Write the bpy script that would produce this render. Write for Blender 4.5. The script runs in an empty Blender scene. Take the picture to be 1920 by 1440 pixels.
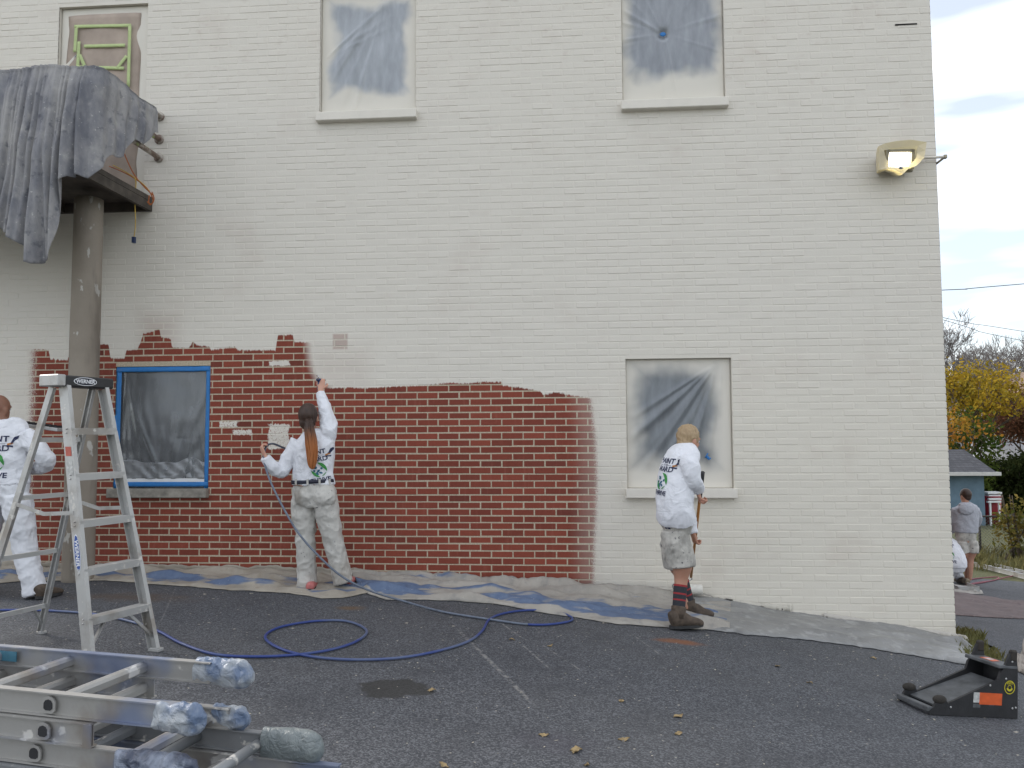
import bpy, bmesh, math, random
from mathutils import Vector, Matrix, noise
from mathutils.bvhtree import BVHTree
random.seed(7)
sc = bpy.context.scene
COL = sc.collection
R = math.radians

# ------------------------------------------------------------------ camera
F_PX, PITCH, YAW, ROLL = 1474.7, 0.064877, -0.077886, -0.005496
CAM = Vector((0.0, -7.596, 1.5))
_fw = Vector((math.sin(YAW)*math.cos(PITCH), math.cos(YAW)*math.cos(PITCH), math.sin(PITCH)))
_rt = Vector((math.cos(YAW), -math.sin(YAW), 0))
_up = _rt.cross(_fw)
RT = _rt*math.cos(ROLL) + _up*math.sin(ROLL)
UP = _up*math.cos(ROLL) - _rt*math.sin(ROLL)
FW = _fw
cam = bpy.data.cameras.new('camera'); camo = bpy.data.objects.new('camera', cam); COL.objects.link(camo)
cam.sensor_width = 36; cam.lens = F_PX/1920*36; cam.clip_start = .05; cam.clip_end = 2000
M = Matrix.Identity(4)
for i in range(3):
    M[i][0] = RT[i]; M[i][1] = UP[i]; M[i][2] = -FW[i]; M[i][3] = CAM[i]
camo.matrix_world = M
sc.camera = camo
sc.cycles.max_bounces = 6; sc.cycles.diffuse_bounces = 3; sc.cycles.glossy_bounces = 3; sc.cycles.transparent_max_bounces = 12

# ------------------------------------------------------------------ light
SUN_EL, SUN_AZ = R(36), R(-68)         # sun stands to the left behind the building: the whole front is in open shade
world = bpy.data.worlds.new('World'); sc.world = world; world.use_nodes = True
wn = world.node_tree; wn.nodes.clear()
def _w(t, **k):
    n = wn.nodes.new(t)
    for a, b in k.items(): setattr(n, a, b)
    return n
sky = _w('ShaderNodeTexSky', sky_type='NISHITA', sun_disc=False)
sky.sun_elevation = SUN_EL; sky.sun_rotation = SUN_AZ; sky.dust_density = 1.5; sky.ozone_density = 2.0
tc = _w('ShaderNodeTexCoord'); mp = _w('ShaderNodeMapping'); mp.inputs['Scale'].default_value = (1.3, 1.3, 8.0); mp.inputs['Location'].default_value = (4.38, 2.46, .35)
nz = _w('ShaderNodeTexNoise'); nz.inputs['Scale'].default_value = 1.7; nz.inputs['Detail'].default_value = 4; nz.inputs['Roughness'].default_value = .55
rp = _w('ShaderNodeValToRGB'); rp.color_ramp.elements[0].position = .42; rp.color_ramp.elements[1].position = .70; rp.color_ramp.elements[0].color = (.30, .30, .30, 1)
mx = _w('ShaderNodeMixRGB'); mx.inputs['Color2'].default_value = (10.5, 10.6, 10.7, 1)
bg = _w('ShaderNodeBackground'); bg.inputs['Strength'].default_value = .1
wo = _w('ShaderNodeOutputWorld')
L = wn.links.new
L(tc.outputs['Generated'], mp.inputs['Vector']); L(mp.outputs[0], nz.inputs['Vector']); L(nz.outputs[0], rp.inputs[0])
L(rp.outputs[0], mx.inputs['Fac']); L(sky.outputs[0], mx.inputs['Color1']); L(mx.outputs[0], bg.inputs[0]); L(bg.outputs[0], wo.inputs[0])
sun = bpy.data.lights.new('sun', 'SUN'); sun.energy = 1.2; sun.angle = R(14); sun.color = (1, .95, .87)
suno = bpy.data.objects.new('sun', sun); COL.objects.link(suno)
sd = Vector((math.sin(SUN_AZ)*math.cos(SUN_EL), math.cos(SUN_AZ)*math.cos(SUN_EL), math.sin(SUN_EL)))
suno.rotation_euler = sd.to_track_quat('Z', 'Y').to_euler(); suno.location = (0, 0, 20)
sc.view_settings.view_transform = 'Standard'; sc.view_settings.look = 'None'
sc.view_settings.exposure = 0.92; sc.view_settings.gamma = 1

# ------------------------------------------------------------------ placing: rays of the surveyed camera
def ray(px, py): return (FW + RT*((px-960)/F_PX) - UP*((py-720)/F_PX))
def U(px, py, Y=0.0):
    d = ray(px, py); return CAM + d*((Y-CAM.y)/d.y)
def UX(px, py, X):
    d = ray(px, py); return CAM + d*((X-CAM.x)/d.x)
BASE = [(-60, .5), (-9, .2), (-5.77, .177), (-2.69, .139), (.2, .014), (1.8, -.165), (3.45, -.409), (5, -.6), (7, -.8), (12, -1.1), (30, -1.7), (200, -3)]
def basez(x):
    for (a, za), (b, zb) in zip(BASE, BASE[1:]):
        if x <= b:
            i = BASE.index((a, za)); t = (x-a)/(b-a)
            p0 = BASE[max(i-1, 0)]; p3 = BASE[min(i+2, len(BASE)-1)]
            m1 = (zb-p0[1])/(b-p0[0]); m2 = (p3[1]-za)/(p3[0]-a); h = b-a
            return (2*t**3-3*t*t+1)*za+(t**3-2*t*t+t)*h*m1+(-2*t**3+3*t*t)*zb+(t**3-t*t)*h*m2
    return BASE[-1][1]
def g(x, y):
    b = basez(max(-60, min(199, x)))
    if y <= 0: return b*(1-.35*min(1, -y/7.6))
    return b-(.045*y if y < 10 else .45+.012*(y-10))
def GR(px, py, dz=0.0):
    d = ray(px, py); t = .5
    while t < 300:
        p = CAM+d*t
        if p.z <= g(p.x, p.y)+dz: break
        t *= 1.01
    lo, hi = t/1.01, t
    for _ in range(25):
        m = (lo+hi)/2; p = CAM+d*m
        if p.z <= g(p.x, p.y)+dz: hi = m
        else: lo = m
    return CAM+d*hi

# ------------------------------------------------------------------ object helpers
def tag(o, label=None, cat=None, group=None, kind=None):
    if label: o['label'] = label
    if cat: o['category'] = cat
    if group: o['group'] = group
    if kind: o['kind'] = kind
    return o
def empty(name, loc=(0, 0, 0), rz=0, parent=None):
    o = bpy.data.objects.new(name, None); COL.objects.link(o); o.location = loc; o.rotation_euler.z = rz
    o.empty_display_size = .1
    if parent: o.parent = parent
    return o
def link(name, me, mat=None, parent=None, loc=None):
    o = bpy.data.objects.new(name, me); COL.objects.link(o)
    if mat and not me.materials: me.materials.append(mat)
    if parent: o.parent = parent
    if loc is not None: o.location = loc
    return o
class MB:
    def __init__(s): s.v = []; s.f = []
    def add(s, vs, fs):
        n = len(s.v); s.v += [tuple(v) for v in vs]; s.f += [tuple(i+n for i in f) for f in fs]; return s
    def box(s, c, d, m=None, ch=0):
        x, y, z = d[0]/2, d[1]/2, d[2]/2
        vs = [Vector((a*x, b*y, e*z)) for a in (-1, 1) for b in (-1, 1) for e in (-1, 1)]
        c = Vector(c)
        vs = [(m @ v if m else v)+c for v in vs]
        return s.add(vs, [(0, 1, 3, 2), (4, 6, 7, 5), (0, 4, 5, 1), (2, 3, 7, 6), (0, 2, 6, 4), (1, 5, 7, 3)])
    def beam(s, a, b, w, h, up=(0, 0, 1), ext=0):
        a = Vector(a); b = Vector(b); t = (b-a).normalized(); a = a-t*ext; b = b+t*ext
        u = Vector(up); sd_ = t.cross(u).normalized(); u = sd_.cross(t)
        vs = []
        for p in (a, b):
            for i, j in ((-1, -1), (1, -1), (1, 1), (-1, 1)): vs.append(p+sd_*(i*w/2)+u*(j*h/2))
        return s.add(vs, [(0, 3, 2, 1), (4, 5, 6, 7), (0, 1, 5, 4), (1, 2, 6, 5), (2, 3, 7, 6), (3, 0, 4, 7)])
    def prof(s, a, b, pts, up=(0, 0, 1)):
        """sweep closed profile pts (side,up) from a to b"""
        a = Vector(a); b = Vector(b); t = (b-a).normalized(); u = Vector(up); sd_ = t.cross(u).normalized(); u = sd_.cross(t)
        n = len(pts); vs = [p+sd_*q[0]+u*q[1] for p in (a, b) for q in pts]
        fs = [(i, (i+1) % n, n+(i+1) % n, n+i) for i in range(n)]+[tuple(range(n-1, -1, -1)), tuple(range(n, 2*n))]
        return s.add(vs, fs)
    def tube(s, pts, r, n=8, ref=None, sub=0, caps=True):
        """pts: (x,y,z) or (x,y,z,r1,r2)"""
        P = []
        for p in pts:
            p = tuple(p); P.append(p if len(p) == 5 else (p[0], p[1], p[2], r, r))
        if sub and len(P) > 2: P = cr(P, sub)
        V_ = [Vector(p[:3]) for p in P]; base = len(s.v); rings = 0; prev = None
        for i, p in enumerate(P):
            t = (V_[min(i+1, len(V_)-1)]-V_[max(i-1, 0)])
            t = t.normalized() if t.length > 1e-9 else Vector((0, 0, 1))
            if ref is not None: sd_ = Vector(ref)-t*t.dot(Vector(ref))
            elif prev is not None: sd_ = prev-t*t.dot(prev)
            else:
                q = Vector((1, 0, 0)) if abs(t.x) < .8 else Vector((0, 1, 0)); sd_ = q-t*t.dot(q)
            if sd_.length < 1e-4: sd_ = Vector((0, 1, 0))-t*t.y
            sd_.normalize(); prev = sd_; o_ = t.cross(sd_)
            for k in range(n):
                a = 2*math.pi*k/n
                s.v.append(tuple(V_[i]+sd_*(math.cos(a)*p[3])+o_*(math.sin(a)*p[4])))
            rings += 1
        for i in range(rings-1):
            for k in range(n):
                a = base+i*n+k; b = base+i*n+(k+1) % n
                s.f.append((a, b, b+n, a+n))
        if caps:
            s.f.append(tuple(base+k for k in range(n-1, -1, -1))); s.f.append(tuple(base+(rings-1)*n+k for k in range(n)))
        return s
    def ell(s, c, r, n=14, m=8, rot=None):
        c = Vector(c); base = len(s.v)
        def P(a, b):
            v = Vector((math.cos(a)*math.cos(b)*r[0], math.sin(a)*math.cos(b)*r[1], math.sin(b)*r[2]))
            return c+(rot @ v if rot else v)
        s.v.append(tuple(P(0, -math.pi/2)))
        for j in range(1, m):
            for k in range(n): s.v.append(tuple(P(2*math.pi*k/n, -math.pi/2+math.pi*j/m)))
        s.v.append(tuple(P(0, math.pi/2))); top = len(s.v)-1
        for k in range(n):
            s.f.append((base, base+1+(k+1) % n, base+1+k)); s.f.append((top, top-n+k, top-n+(k+1) % n))
        for j in range(m-2):
            for k in range(n):
                a = base+1+j*n+k; b = base+1+j*n+(k+1) % n
                s.f.append((a, b, b+n, a+n))
        return s
    def grid(s, fn, nu, nv):
        base = len(s.v)
        for j in range(nv+1):
            for i in range(nu+1): s.v.append(tuple(fn(i/nu, j/nv)))
        for j in range(nv):
            for i in range(nu):
                a = base+j*(nu+1)+i; s.f.append((a, a+1, a+nu+2, a+nu+1))
        return s
    def mesh(s, name, smooth=False):
        me = bpy.data.meshes.new(name); me.from_pydata(s.v, [], s.f); me.update()
        if smooth: me.polygons.foreach_set('use_smooth', [True]*len(me.polygons))
        return me
    def build(s, name, mat=None, parent=None, smooth=False, loc=None, bevel=0):
        me = s.mesh(name, smooth)
        if bevel:
            bm = bmesh.new(); bm.from_mesh(me)
            bmesh.ops.bevel(bm, geom=bm.edges[:], offset=bevel, segments=1, affect='EDGES', clamp_overlap=True); bm.to_mesh(me); bm.free()
        return link(name, me, mat, parent, loc)
def cr(P, sub):
    out = []
    for i in range(len(P)-1):
        p0 = P[max(i-1, 0)]; p1 = P[i]; p2 = P[i+1]; p3 = P[min(i+2, len(P)-1)]
        for k in range(sub):
            t = k/sub
            out.append(tuple(.5*((2*b)+(-a+c)*t+(2*a-5*b+4*c-d)*t*t+(-a+3*b-3*c+d)*t**3) for a, b, c, d in zip(p0, p1, p2, p3)))
    out.append(tuple(P[-1])); return out
def remesh(name, mb, voxel, mat=None, parent=None, smooth_it=4, disp=None, loc=None):
    """closed overlapping shapes -> one continuous surface"""
    me = mb.mesh('tmp'); o = bpy.data.objects.new('tmp', me); COL.objects.link(o)
    m = o.modifiers.new('r', 'REMESH'); m.mode = 'VOXEL'; m.voxel_size = voxel; m.use_smooth_shade = True
    if smooth_it:
        m2 = o.modifiers.new('s', 'SMOOTH'); m2.iterations = smooth_it; m2.factor = .5
    dg = bpy.context.evaluated_depsgraph_get(); ev = o.evaluated_get(dg)
    me2 = bpy.data.meshes.new_from_object(ev); me2.name = name
    bpy.data.objects.remove(o); bpy.data.meshes.remove(me)
    if disp:
        ns = [v.normal.copy() for v in me2.vertices]
        for v, n in zip(me2.vertices, ns): v.co = v.co+n*disp(v.co, n)
        me2.update()
    me2.materials.clear()
    me2.polygons.foreach_set('use_smooth', [True]*len(me2.polygons))
    return link(name, me2, mat, parent, loc)

# ------------------------------------------------------------------ material helpers
class N:
    """tiny node-graph writer"""
    def __init__(s, name):
        s.m = bpy.data.materials.new(name); s.m.use_nodes = True; s.t = s.m.node_tree; s.t.nodes.clear()
        s.out = s.t.nodes.new('ShaderNodeOutputMaterial')
    def n(s, t, **k):
        nd = s.t.nodes.new(t)
        for a, b in k.items(): setattr(nd, a, b)
        return nd
    def put(s, sock, v):
        if hasattr(v, 'is_output'): s.t.links.new(v, sock)
        elif isinstance(v, (tuple, list)) and len(v) == 3 and sock.type == 'RGBA': sock.default_value = (*v, 1)
        else: sock.default_value = v
    def math(s, op, a, b=0.0, c=None, clamp=False):
        nd = s.n('ShaderNodeMath', operation=op, use_clamp=clamp); s.put(nd.inputs[0], a); s.put(nd.inputs[1], b)
        if c is not None: s.put(nd.inputs[2], c)
        return nd.outputs[0]
    def step(s, v, a, b):
        nd = s.n('ShaderNodeMapRange', interpolation_type='SMOOTHSTEP'); s.put(nd.inputs[0], v); s.put(nd.inputs[1], a); s.put(nd.inputs[2], b)
        return nd.outputs[0]
    def mix(s, f, a, b, blend='MIX'):
        nd = s.n('ShaderNodeMixRGB', blend_type=blend); s.put(nd.inputs[0], f); s.put(nd.inputs[1], a); s.put(nd.inputs[2], b); return nd.outputs[0]
    def noise(s, scale, detail=4, vec=None, rough=.55, dist=0.0):
        nd = s.n('ShaderNodeTexNoise'); s.put(nd.inputs['Scale'], scale); s.put(nd.inputs['Detail'], detail); s.put(nd.inputs['Roughness'], rough); s.put(nd.inputs['Distortion'], dist)
        if vec is not None: s.put(nd.inputs['Vector'], vec)
        return nd.outputs[0]
    def pos(s): return s.n('ShaderNodeNewGeometry').outputs['Position']
    def obj(s): return s.n('ShaderNodeTexCoord').outputs['Object']
    def xyz(s, v):
        nd = s.n('ShaderNodeSeparateXYZ'); s.put(nd.inputs[0], v); return nd.outputs[0], nd.outputs[1], nd.outputs[2]
    def comb(s, x, y, z):
        nd = s.n('ShaderNodeCombineXYZ'); s.put(nd.inputs[0], x); s.put(nd.inputs[1], y); s.put(nd.inputs[2], z); return nd.outputs[0]
    def vscale(s, v, sc_):
        nd = s.n('ShaderNodeMapping'); s.put(nd.inputs[0], v); nd.inputs['Scale'].default_value = sc_; return nd.outputs[0]
    def bump(s, h, strength=.3, dist=.01):
        nd = s.n('ShaderNodeBump'); s.put(nd.inputs['Height'], h); nd.inputs['Strength'].default_value = strength; nd.inputs['Distance'].default_value = dist; return nd.outputs[0]
    def bsdf(s, color, rough=.6, metal=0.0, normal=None, **k):
        b = s.n('ShaderNodeBsdfPrincipled'); s.put(b.inputs['Base Color'], color); s.put(b.inputs['Roughness'], rough); s.put(b.inputs['Metallic'], metal)
        if normal is not None: s.put(b.inputs['Normal'], normal)
        for a, v in k.items(): s.put(b.inputs[a.replace('_', ' ')], v)
        return b.outputs[0]
    def done(s, sh): s.t.links.new(sh, s.out.inputs[0]); return s.m
def simple(name, col, rough=.6, metal=0.0, var=.18, scale=12.0, bump=.1, detail=4, **k):
    n = N(name); v = n.obj(); nz_ = n.noise(scale, detail, v)
    c = n.mix(n.math('MULTIPLY', n.math('SUBTRACT', nz_, .3), 2.0, clamp=True), tuple(x*(1-var) for x in col), tuple(min(1, x*(1+var)) for x in col))
    nb = n.bump(n.noise(scale*6, 3, v), bump, .004) if bump else None
    return n.done(n.bsdf(c, rough, metal, nb, **k))
def spotted(name, col, spot, scale=30, thr=.64, rough=.8, var=.12, big=None, bigscale=5, fold=0.0):
    """cloth with paint spatter / dirt of its own"""
    n = N(name); v = n.obj(); a = n.noise(scale, 3, v); b = n.noise(bigscale, 4, v)
    c = n.mix(n.step(b, .3, .7), tuple(x*(1-var) for x in col), tuple(min(1, x*(1+var)) for x in col))
    if big: c = n.mix(n.math('MULTIPLY', n.step(n.noise(bigscale*.7, 5, n.vscale(v, (1.3, 1, .8))), .5, .68), .75), c, big)
    c = n.mix(n.step(a, thr, thr+.03), c, spot)
    w = n.noise(500, 2, v); h = n.noise(9, 3, v, .6, .6)
    return n.done(n.bsdf(c, rough, 0, n.bump(n.math('ADD', n.math('MULTIPLY', w, .15), h), .35, .02)))

# ================================================================== GROUND
def ground_sheet(name, xs, ys, dz, mat, kind='structure', inside=None):
    m = MB(); idx = {}
    for j, y in enumerate(ys):
        for i, x in enumerate(xs):
            idx[i, j] = len(m.v); m.v.append((x, y, g(x, y)+dz))
    for j in range(len(ys)-1):
        for i in range(len(xs)-1):
            if inside is None or inside((xs[i]+xs[i+1])/2, (ys[j]+ys[j+1])/2):
                m.f.append((idx[i, j], idx[i+1, j], idx[i+1, j+1], idx[i, j+1]))
    return tag(m.build(name, mat, smooth=True), kind=kind)
def frange(a, b, s):
    n_ = max(1, round((b-a)/s)); return [a+(b-a)*i/n_ for i in range(n_+1)]

def m_asphalt():
    n = N('asphalt'); p = n.pos(); x, y, z = n.xyz(p)
    gv = n.n('ShaderNodeTexVoronoi', feature='F1'); n.put(gv.inputs['Vector'], p); gv.inputs['Scale'].default_value = 125; gs = n.n('ShaderNodeSeparateColor'); n.put(gs.inputs[0], gv.outputs['Color'])
    fine = n.math('ADD', n.math('MULTIPLY', gs.outputs[0], .55), n.math('MULTIPLY', n.noise(160, 2, p, .7), .45)); mid = n.noise(42, 3, p); big = n.noise(.55, 5, p, .6)
    big2 = n.noise(2.3, 5, p, .6)
    c = n.mix(n.math('POWER', n.step(fine, .2, .85), 1.6), (.030, .033, .040), (.145, .15, .163))
    c = n.mix(n.math('MULTIPLY', n.step(big, .35, .7), .5), c, n.mix(.5, c, (.10, .098, .096)))
    c = n.mix(n.math('MULTIPLY', n.step(big2, .45, .75), .45), c, (.028, .03, .036))
    # pale aggregate and paint specks
    sp = n.n('ShaderNodeTexVoronoi', feature='F1'); n.put(sp.inputs['Vector'], p); sp.inputs['Scale'].default_value = 26
    rnd = n.n('ShaderNodeSeparateColor'); n.put(rnd.inputs[0], sp.outputs['Color'])
    fl = n.math('MULTIPLY', n.math('LESS_THAN', sp.outputs['Distance'], n.math('MULTIPLY', rnd.outputs[0], .16)), n.math('GREATER_THAN', rnd.outputs[1], .78))
    c = n.mix(n.math('MULTIPLY', fl, .75), c, (.36, .34, .30))
    # long pale scrape marks
    def scrape(px1, py1, px2, py2, w, amt, c):
        a = GR(px1, py1); b = GR(px2, py2); dx, dy = b.x-a.x, b.y-a.y; Ln = math.hypot(dx, dy); dx /= Ln; dy /= Ln
        u = n.math('ADD', n.math('MULTIPLY', n.math('SUBTRACT', x, a.x), dx), n.math('MULTIPLY', n.math('SUBTRACT', y, a.y), dy))
        v = n.math('ABSOLUTE', n.math('ADD', n.math('MULTIPLY', n.math('SUBTRACT', x, a.x), -dy), n.math('MULTIPLY', n.math('SUBTRACT', y, a.y), dx)))
        mk = n.math('MULTIPLY', n.step(v, w, w*.2), n.math('MULTIPLY', n.step(u, 0, .1), n.step(u, Ln, Ln-.2)))
        mk = n.math('MULTIPLY', n.math('MULTIPLY', mk, n.step(n.noise(30, 3, p), .42, .62)), amt)
        return n.mix(mk, c, (.27, .26, .245))
    for a in ((858, 1180, 1010, 1330, .022, .75), (975, 1205, 1040, 1262, .012, .8), (935, 1165, 985, 1200, .012, .7), (1010, 1205, 1110, 1270, .012, .6), (1180, 1185, 1255, 1240, .012, .6), (330, 1100, 300, 1170, .01, .5)):
        c = scrape(*a, c)
    # darker patch, rust stain, brownish dirt
    def blob(px, py, rx, ry, col, amt, c, rough=.35):
        q = GR(px, py)
        d = n.math('SQRT', n.math('ADD', n.math('POWER', n.math('DIVIDE', n.math('SUBTRACT', x, q.x), rx), 2), n.math('POWER', n.math('DIVIDE', n.math('SUBTRACT', y, q.y), ry), 2)))
        d = n.math('ADD', d, n.math('MULTIPLY', n.math('SUBTRACT', n.noise(6, 5, p), .5), 1.3))
        return n.mix(n.math('MULTIPLY', n.step(d, 1.05, 1.05-rough), amt), c, col)
    c = blob(742, 1291, .235, .16, (.018, .0175, .015), .8, c, .2)
    c = blob(1275, 1203, .22, .10, (.20, .075, .028), .85, c, .9)
    c = blob(655, 1140, .16, .10, (.13, .075, .03), .7, c, .9)
    c = blob(250, 1120, .7, .22, (.085, .055, .034), .6, c, .9)
    c = blob(1045, 1395, .3, .2, (.05, .045, .06), .35, c, .9)
    nb = n.bump(n.math('ADD', fine, n.math('MULTIPLY', mid, .6)), .55, .008)
    return n.done(n.bsdf(c, .82, 0, nb))
MAT_ASPHALT = m_asphalt()
def m_grass():
    n = N('lawn_soil'); p = n.pos()
    c = n.mix(n.noise(1.1, 5, p), (.045, .06, .018), (.16, .14, .06)); c = n.mix(n.step(n.noise(40, 4, p), .4, .6), c, (.05, .06, .02))
    return n.done(n.bsdf(c, .95, 0, n.bump(n.noise(60, 3, p), .6, .03)))
MAT_LAWN = m_grass()
xs = [-60, -40, -25, -16]+frange(-12, 9, .35)+[10, 11, 12.5, 14, 17, 21, 26, 34, 45, 60, 90, 140, 199]
ys = [-40, -25, -15]+frange(-10, 10, .4)+[11, 12, 14, 17, 21, 26, 34, 45, 60, 90, 150, 300, 600]
ground_sheet('ground', xs, ys, -.02, MAT_LAWN)
DRIVE_R = lambda y: 7.9+.12*max(0, y)
dx = frange(-14, 12.4, .22); dy = frange(-9.5, 9.2, .22)
def in_drive(x, y):
    if y > 0: return 3.75 < x < 12.4 and not (y > 7.6)
    return True
ground_sheet('driveway', dx, dy, .0, MAT_ASPHALT, inside=in_drive)

# ================================================================== BUILDING
XR = 3.455                      # right corner of the wall
XL = -8.4; ZT = 7.4
BL, BH = .2075, .0665           # brick module
def zz(py, px=960): return U(px, py, 0).z
# openings x0,x1,z0(top of sill),z1
OPEN = {'door': (-5.34, -4.37, 3.95, 6.01), 'mid': (-2.535, -1.545, 4.745, 6.03), 'right': (.512, 1.508, 4.745, 6.03),
        'blue': (-4.612, -3.622, .985, 2.212), 'low': (.503, 1.502, .985, 2.225)}
CREAM = (.685, .645, .572)
def add_curve(n, val, pts, lo, hi, olo, ohi):
    nd = n.n('ShaderNodeFloatCurve'); cm = nd.mapping; c = cm.curves[0]
    t = n.math('DIVIDE', n.math('SUBTRACT', val, lo), hi-lo, clamp=True)
    P = sorted(((min(1, max(0, (a-lo)/(hi-lo))), min(1, max(0, (b-olo)/(ohi-olo)))) for a, b in pts))
    c.points[0].location = P[0]; c.points[1].location = P[-1]
    for q in P[1:-1]: c.points.new(*q)
    for q in c.points: q.handle_type = 'VECTOR'
    cm.update(); n.put(nd.inputs['Value'], t); nd.inputs['Factor'].default_value = 1
    return n.math('ADD', n.math('MULTIPLY', nd.outputs[0], ohi-olo), olo)
def m_masonry(name, is_brick, side=False):
    n = N(name); p = n.pos(); x, y, z = n.xyz(p)
    if side: x, y = y, x
    fine = n.noise(70, 3, p, .65); streak = n.noise(26, 1, n.vscale(p, (1, 1, .12)))
    if is_brick:
        row = n.math('FLOOR', n.math('DIVIDE', n.math('ADD', z, 2.0), BH))
        off = n.math('MULTIPLY', n.math('MODULO', row, 2.0), .5)
        colu = n.math('FLOOR', n.math('ADD', n.math('DIVIDE', n.math('SUBTRACT', XR+20*BL, x), BL), off))
        wnz = n.n('ShaderNodeTexWhiteNoise', noise_dimensions='2D'); n.put(wnz.inputs['Vector'], n.comb(row, colu, 0.0))
        rv = n.n('ShaderNodeSeparateColor'); n.put(rv.inputs[0], wnz.outputs['Color'])
        c = n.mix(rv.outputs[0], (.185, .039, .023), (.262, .057, .033))
        c = n.mix(n.math('MULTIPLY', n.step(rv.outputs[1], .85, 1.0), .4), c, (.09, .024, .018))
        c = n.mix(n.math('MULTIPLY', n.step(fine, .35, .75), .45), c, n.mix(.5, c, (.045, .014, .01)))
        c = n.mix(n.math('MULTIPLY', n.step(streak, .55, .8), .3), c, (.30, .10, .07))
    else:
        c = n.mix(n.step(fine, .3, .7), (.37, .31, .225), (.54, .46, .345)); rv = None
    c0 = c
    if side: paint = 0.0
    else:
        # edge of the fresh paint, surveyed on the wall
        jag = n.math('MULTIPLY', n.math('SUBTRACT', n.noise(16, 2, p, .6), .5), .07)
        jag2 = n.math('MULTIPLY', n.math('SUBTRACT', n.noise(45, 2, n.vscale(p, (1, 1, .3)), .7), .5), .05)
        zj = n.math('ADD', z, jag2); xj = n.math('ADD', x, jag)
        t1 = [(40, 652), (58, 655), (92, 655), (94, 673), (128, 675), (131, 652), (190, 645), (204, 645), (207, 671), (234, 672), (237, 656), (258, 655), (264, 640), (268, 626), (299, 616), (302, 632), (320, 634), (323, 651), (354, 653), (362, 640), (371, 648), (392, 650), (396, 656), (440, 650), (447, 656), (518, 656), (520, 628), (549, 627), (552, 641), (600, 642)]
        t2 = [(560, 729), (612, 728), (640, 726), (700, 727), (740, 724), (800, 722), (846, 717), (870, 719), (905, 716), (940, 716), (943, 722), (980, 727), (1013, 733), (1019, 741), (1040, 735), (1080, 742), (1108, 746), (1130, 748)]
        P1 = [U(a, b) for a, b in t1]; P2 = [U(a, b) for a, b in t2]
        T1 = add_curve(n, x, [(q.x, q.z) for q in P1], P1[0].x, P1[-1].x, 1.9, 2.8)
        T2 = add_curve(n, x, [(q.x, q.z) for q in P2], P2[0].x, P2[-1].x, 1.7, 2.3)
        S1 = [U(a, b) for a, b in ((580, 620), (583, 645), (586, 670), (592, 695), (600, 712), (622, 725), (640, 735))]
        X1 = add_curve(n, z, [(q.z, q.x) for q in S1], min(q.z for q in S1), max(q.z for q in S1), -3, -2)
        S2 = [U(a, b) for a, b in ((1105, 735), (1110, 770), (1116, 830), (1119, 900), (1117, 960), (1114, 1020), (1112, 1115))]
        X2 = add_curve(n, z, [(q.z, q.x) for q in S2], min(q.z for q in S2), max(q.z for q in S2), -.2, .6)
        M1 = n.math('MULTIPLY', n.step(n.math('SUBTRACT', T1, zj), -.006, .012), n.step(n.math('SUBTRACT', X1, x), -.03, .10))
        spk = n.math('MULTIPLY', n.math('SUBTRACT', n.noise(130, 1, p, .8), .5), .22)
        rt = n.step(n.math('ADD', n.math('SUBTRACT', X2, x), n.math('MULTIPLY', spk, .6)), -.03, .025)
        M2 = n.math('MULTIPLY', n.step(n.math('SUBTRACT', T2, zj), -.006, .012), rt)
        # faint overspray just inside the right edge
        haze = n.math('MULTIPLY', n.step(n.math('SUBTRACT', X2, x), .26, .0), .22)
        bare = n.math('MAXIMUM', M1, n.math('MULTIPLY', M2, n.math('SUBTRACT', 1.0, haze)))
        xl = U(54, 850).x
        bare = n.math('MULTIPLY', bare, n.step(n.math('ADD', x, spk), xl-.04, xl+.06))
        # dabs of paint on the red brick
        for (a, b, cc, d, hole) in ((505, 676, 543, 686, .0), (410, 790, 446, 801, .42), (437, 806, 472, 815, .40), (503, 795, 542, 842, .40)):
            q = U(a, d); r_ = U(cc, b); hx, hz = (r_.x-q.x)/2, (r_.z-q.z)/2
            ddx = n.math('SUBTRACT', n.math('ABSOLUTE', n.math('SUBTRACT', xj, (q.x+r_.x)/2)), hx)
            ddz = n.math('SUBTRACT', n.math('ABSOLUTE', n.math('SUBTRACT', zj, (q.z+r_.z)/2)), hz)
            dab = n.step(n.math('MAXIMUM', ddx, ddz), .006, -.008)
            if hole: dab = n.math('MULTIPLY', dab, n.step(fine, hole-.06, hole+.05))
            bare = n.math('MULTIPLY', bare, n.math('SUBTRACT', 1.0, dab))
        # thin coat: one missed block and the patch just sprayed
        for (a, b, cc, d, amt, sf) in ((624, 626, 652, 655, .42, .012), (590, 655, 690, 722, .13, .18), (265, 590, 330, 650, .25, .15), (1085, 725, 1126, 1110, .06, .05)):
            q = U(a, d); r_ = U(cc, b)
            ddx = n.math('SUBTRACT', n.math('ABSOLUTE', n.math('SUBTRACT', x, (q.x+r_.x)/2)), (r_.x-q.x)/2)
            ddz = n.math('SUBTRACT', n.math('ABSOLUTE', n.math('SUBTRACT', z, (q.z+r_.z)/2)), (r_.z-q.z)/2)
            bare = n.math('MAXIMUM', bare, n.math('MULTIPLY', n.step(n.math('MAXIMUM', ddx, ddz), sf, -sf), amt))
        blot = n.math('MULTIPLY', n.step(n.noise(1.3, 3, p, .65), .52, .75), .10)
        blot2 = n.math('MULTIPLY', n.math('MULTIPLY', n.step(n.noise(7, 3, n.vscale(p, (1, 1, 1.8)), .7), .55, .75), n.step(z, 2.6, 5.6)), .13)
        bare = n.math('MAXIMUM', bare, n.math('ADD', blot, blot2))
        paint = n.math('SUBTRACT', 1.0, bare, clamp=True)
        cream = n.mix(n.noise(3.0, 2, p), tuple(v*.95 for v in CREAM), CREAM)
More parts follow.
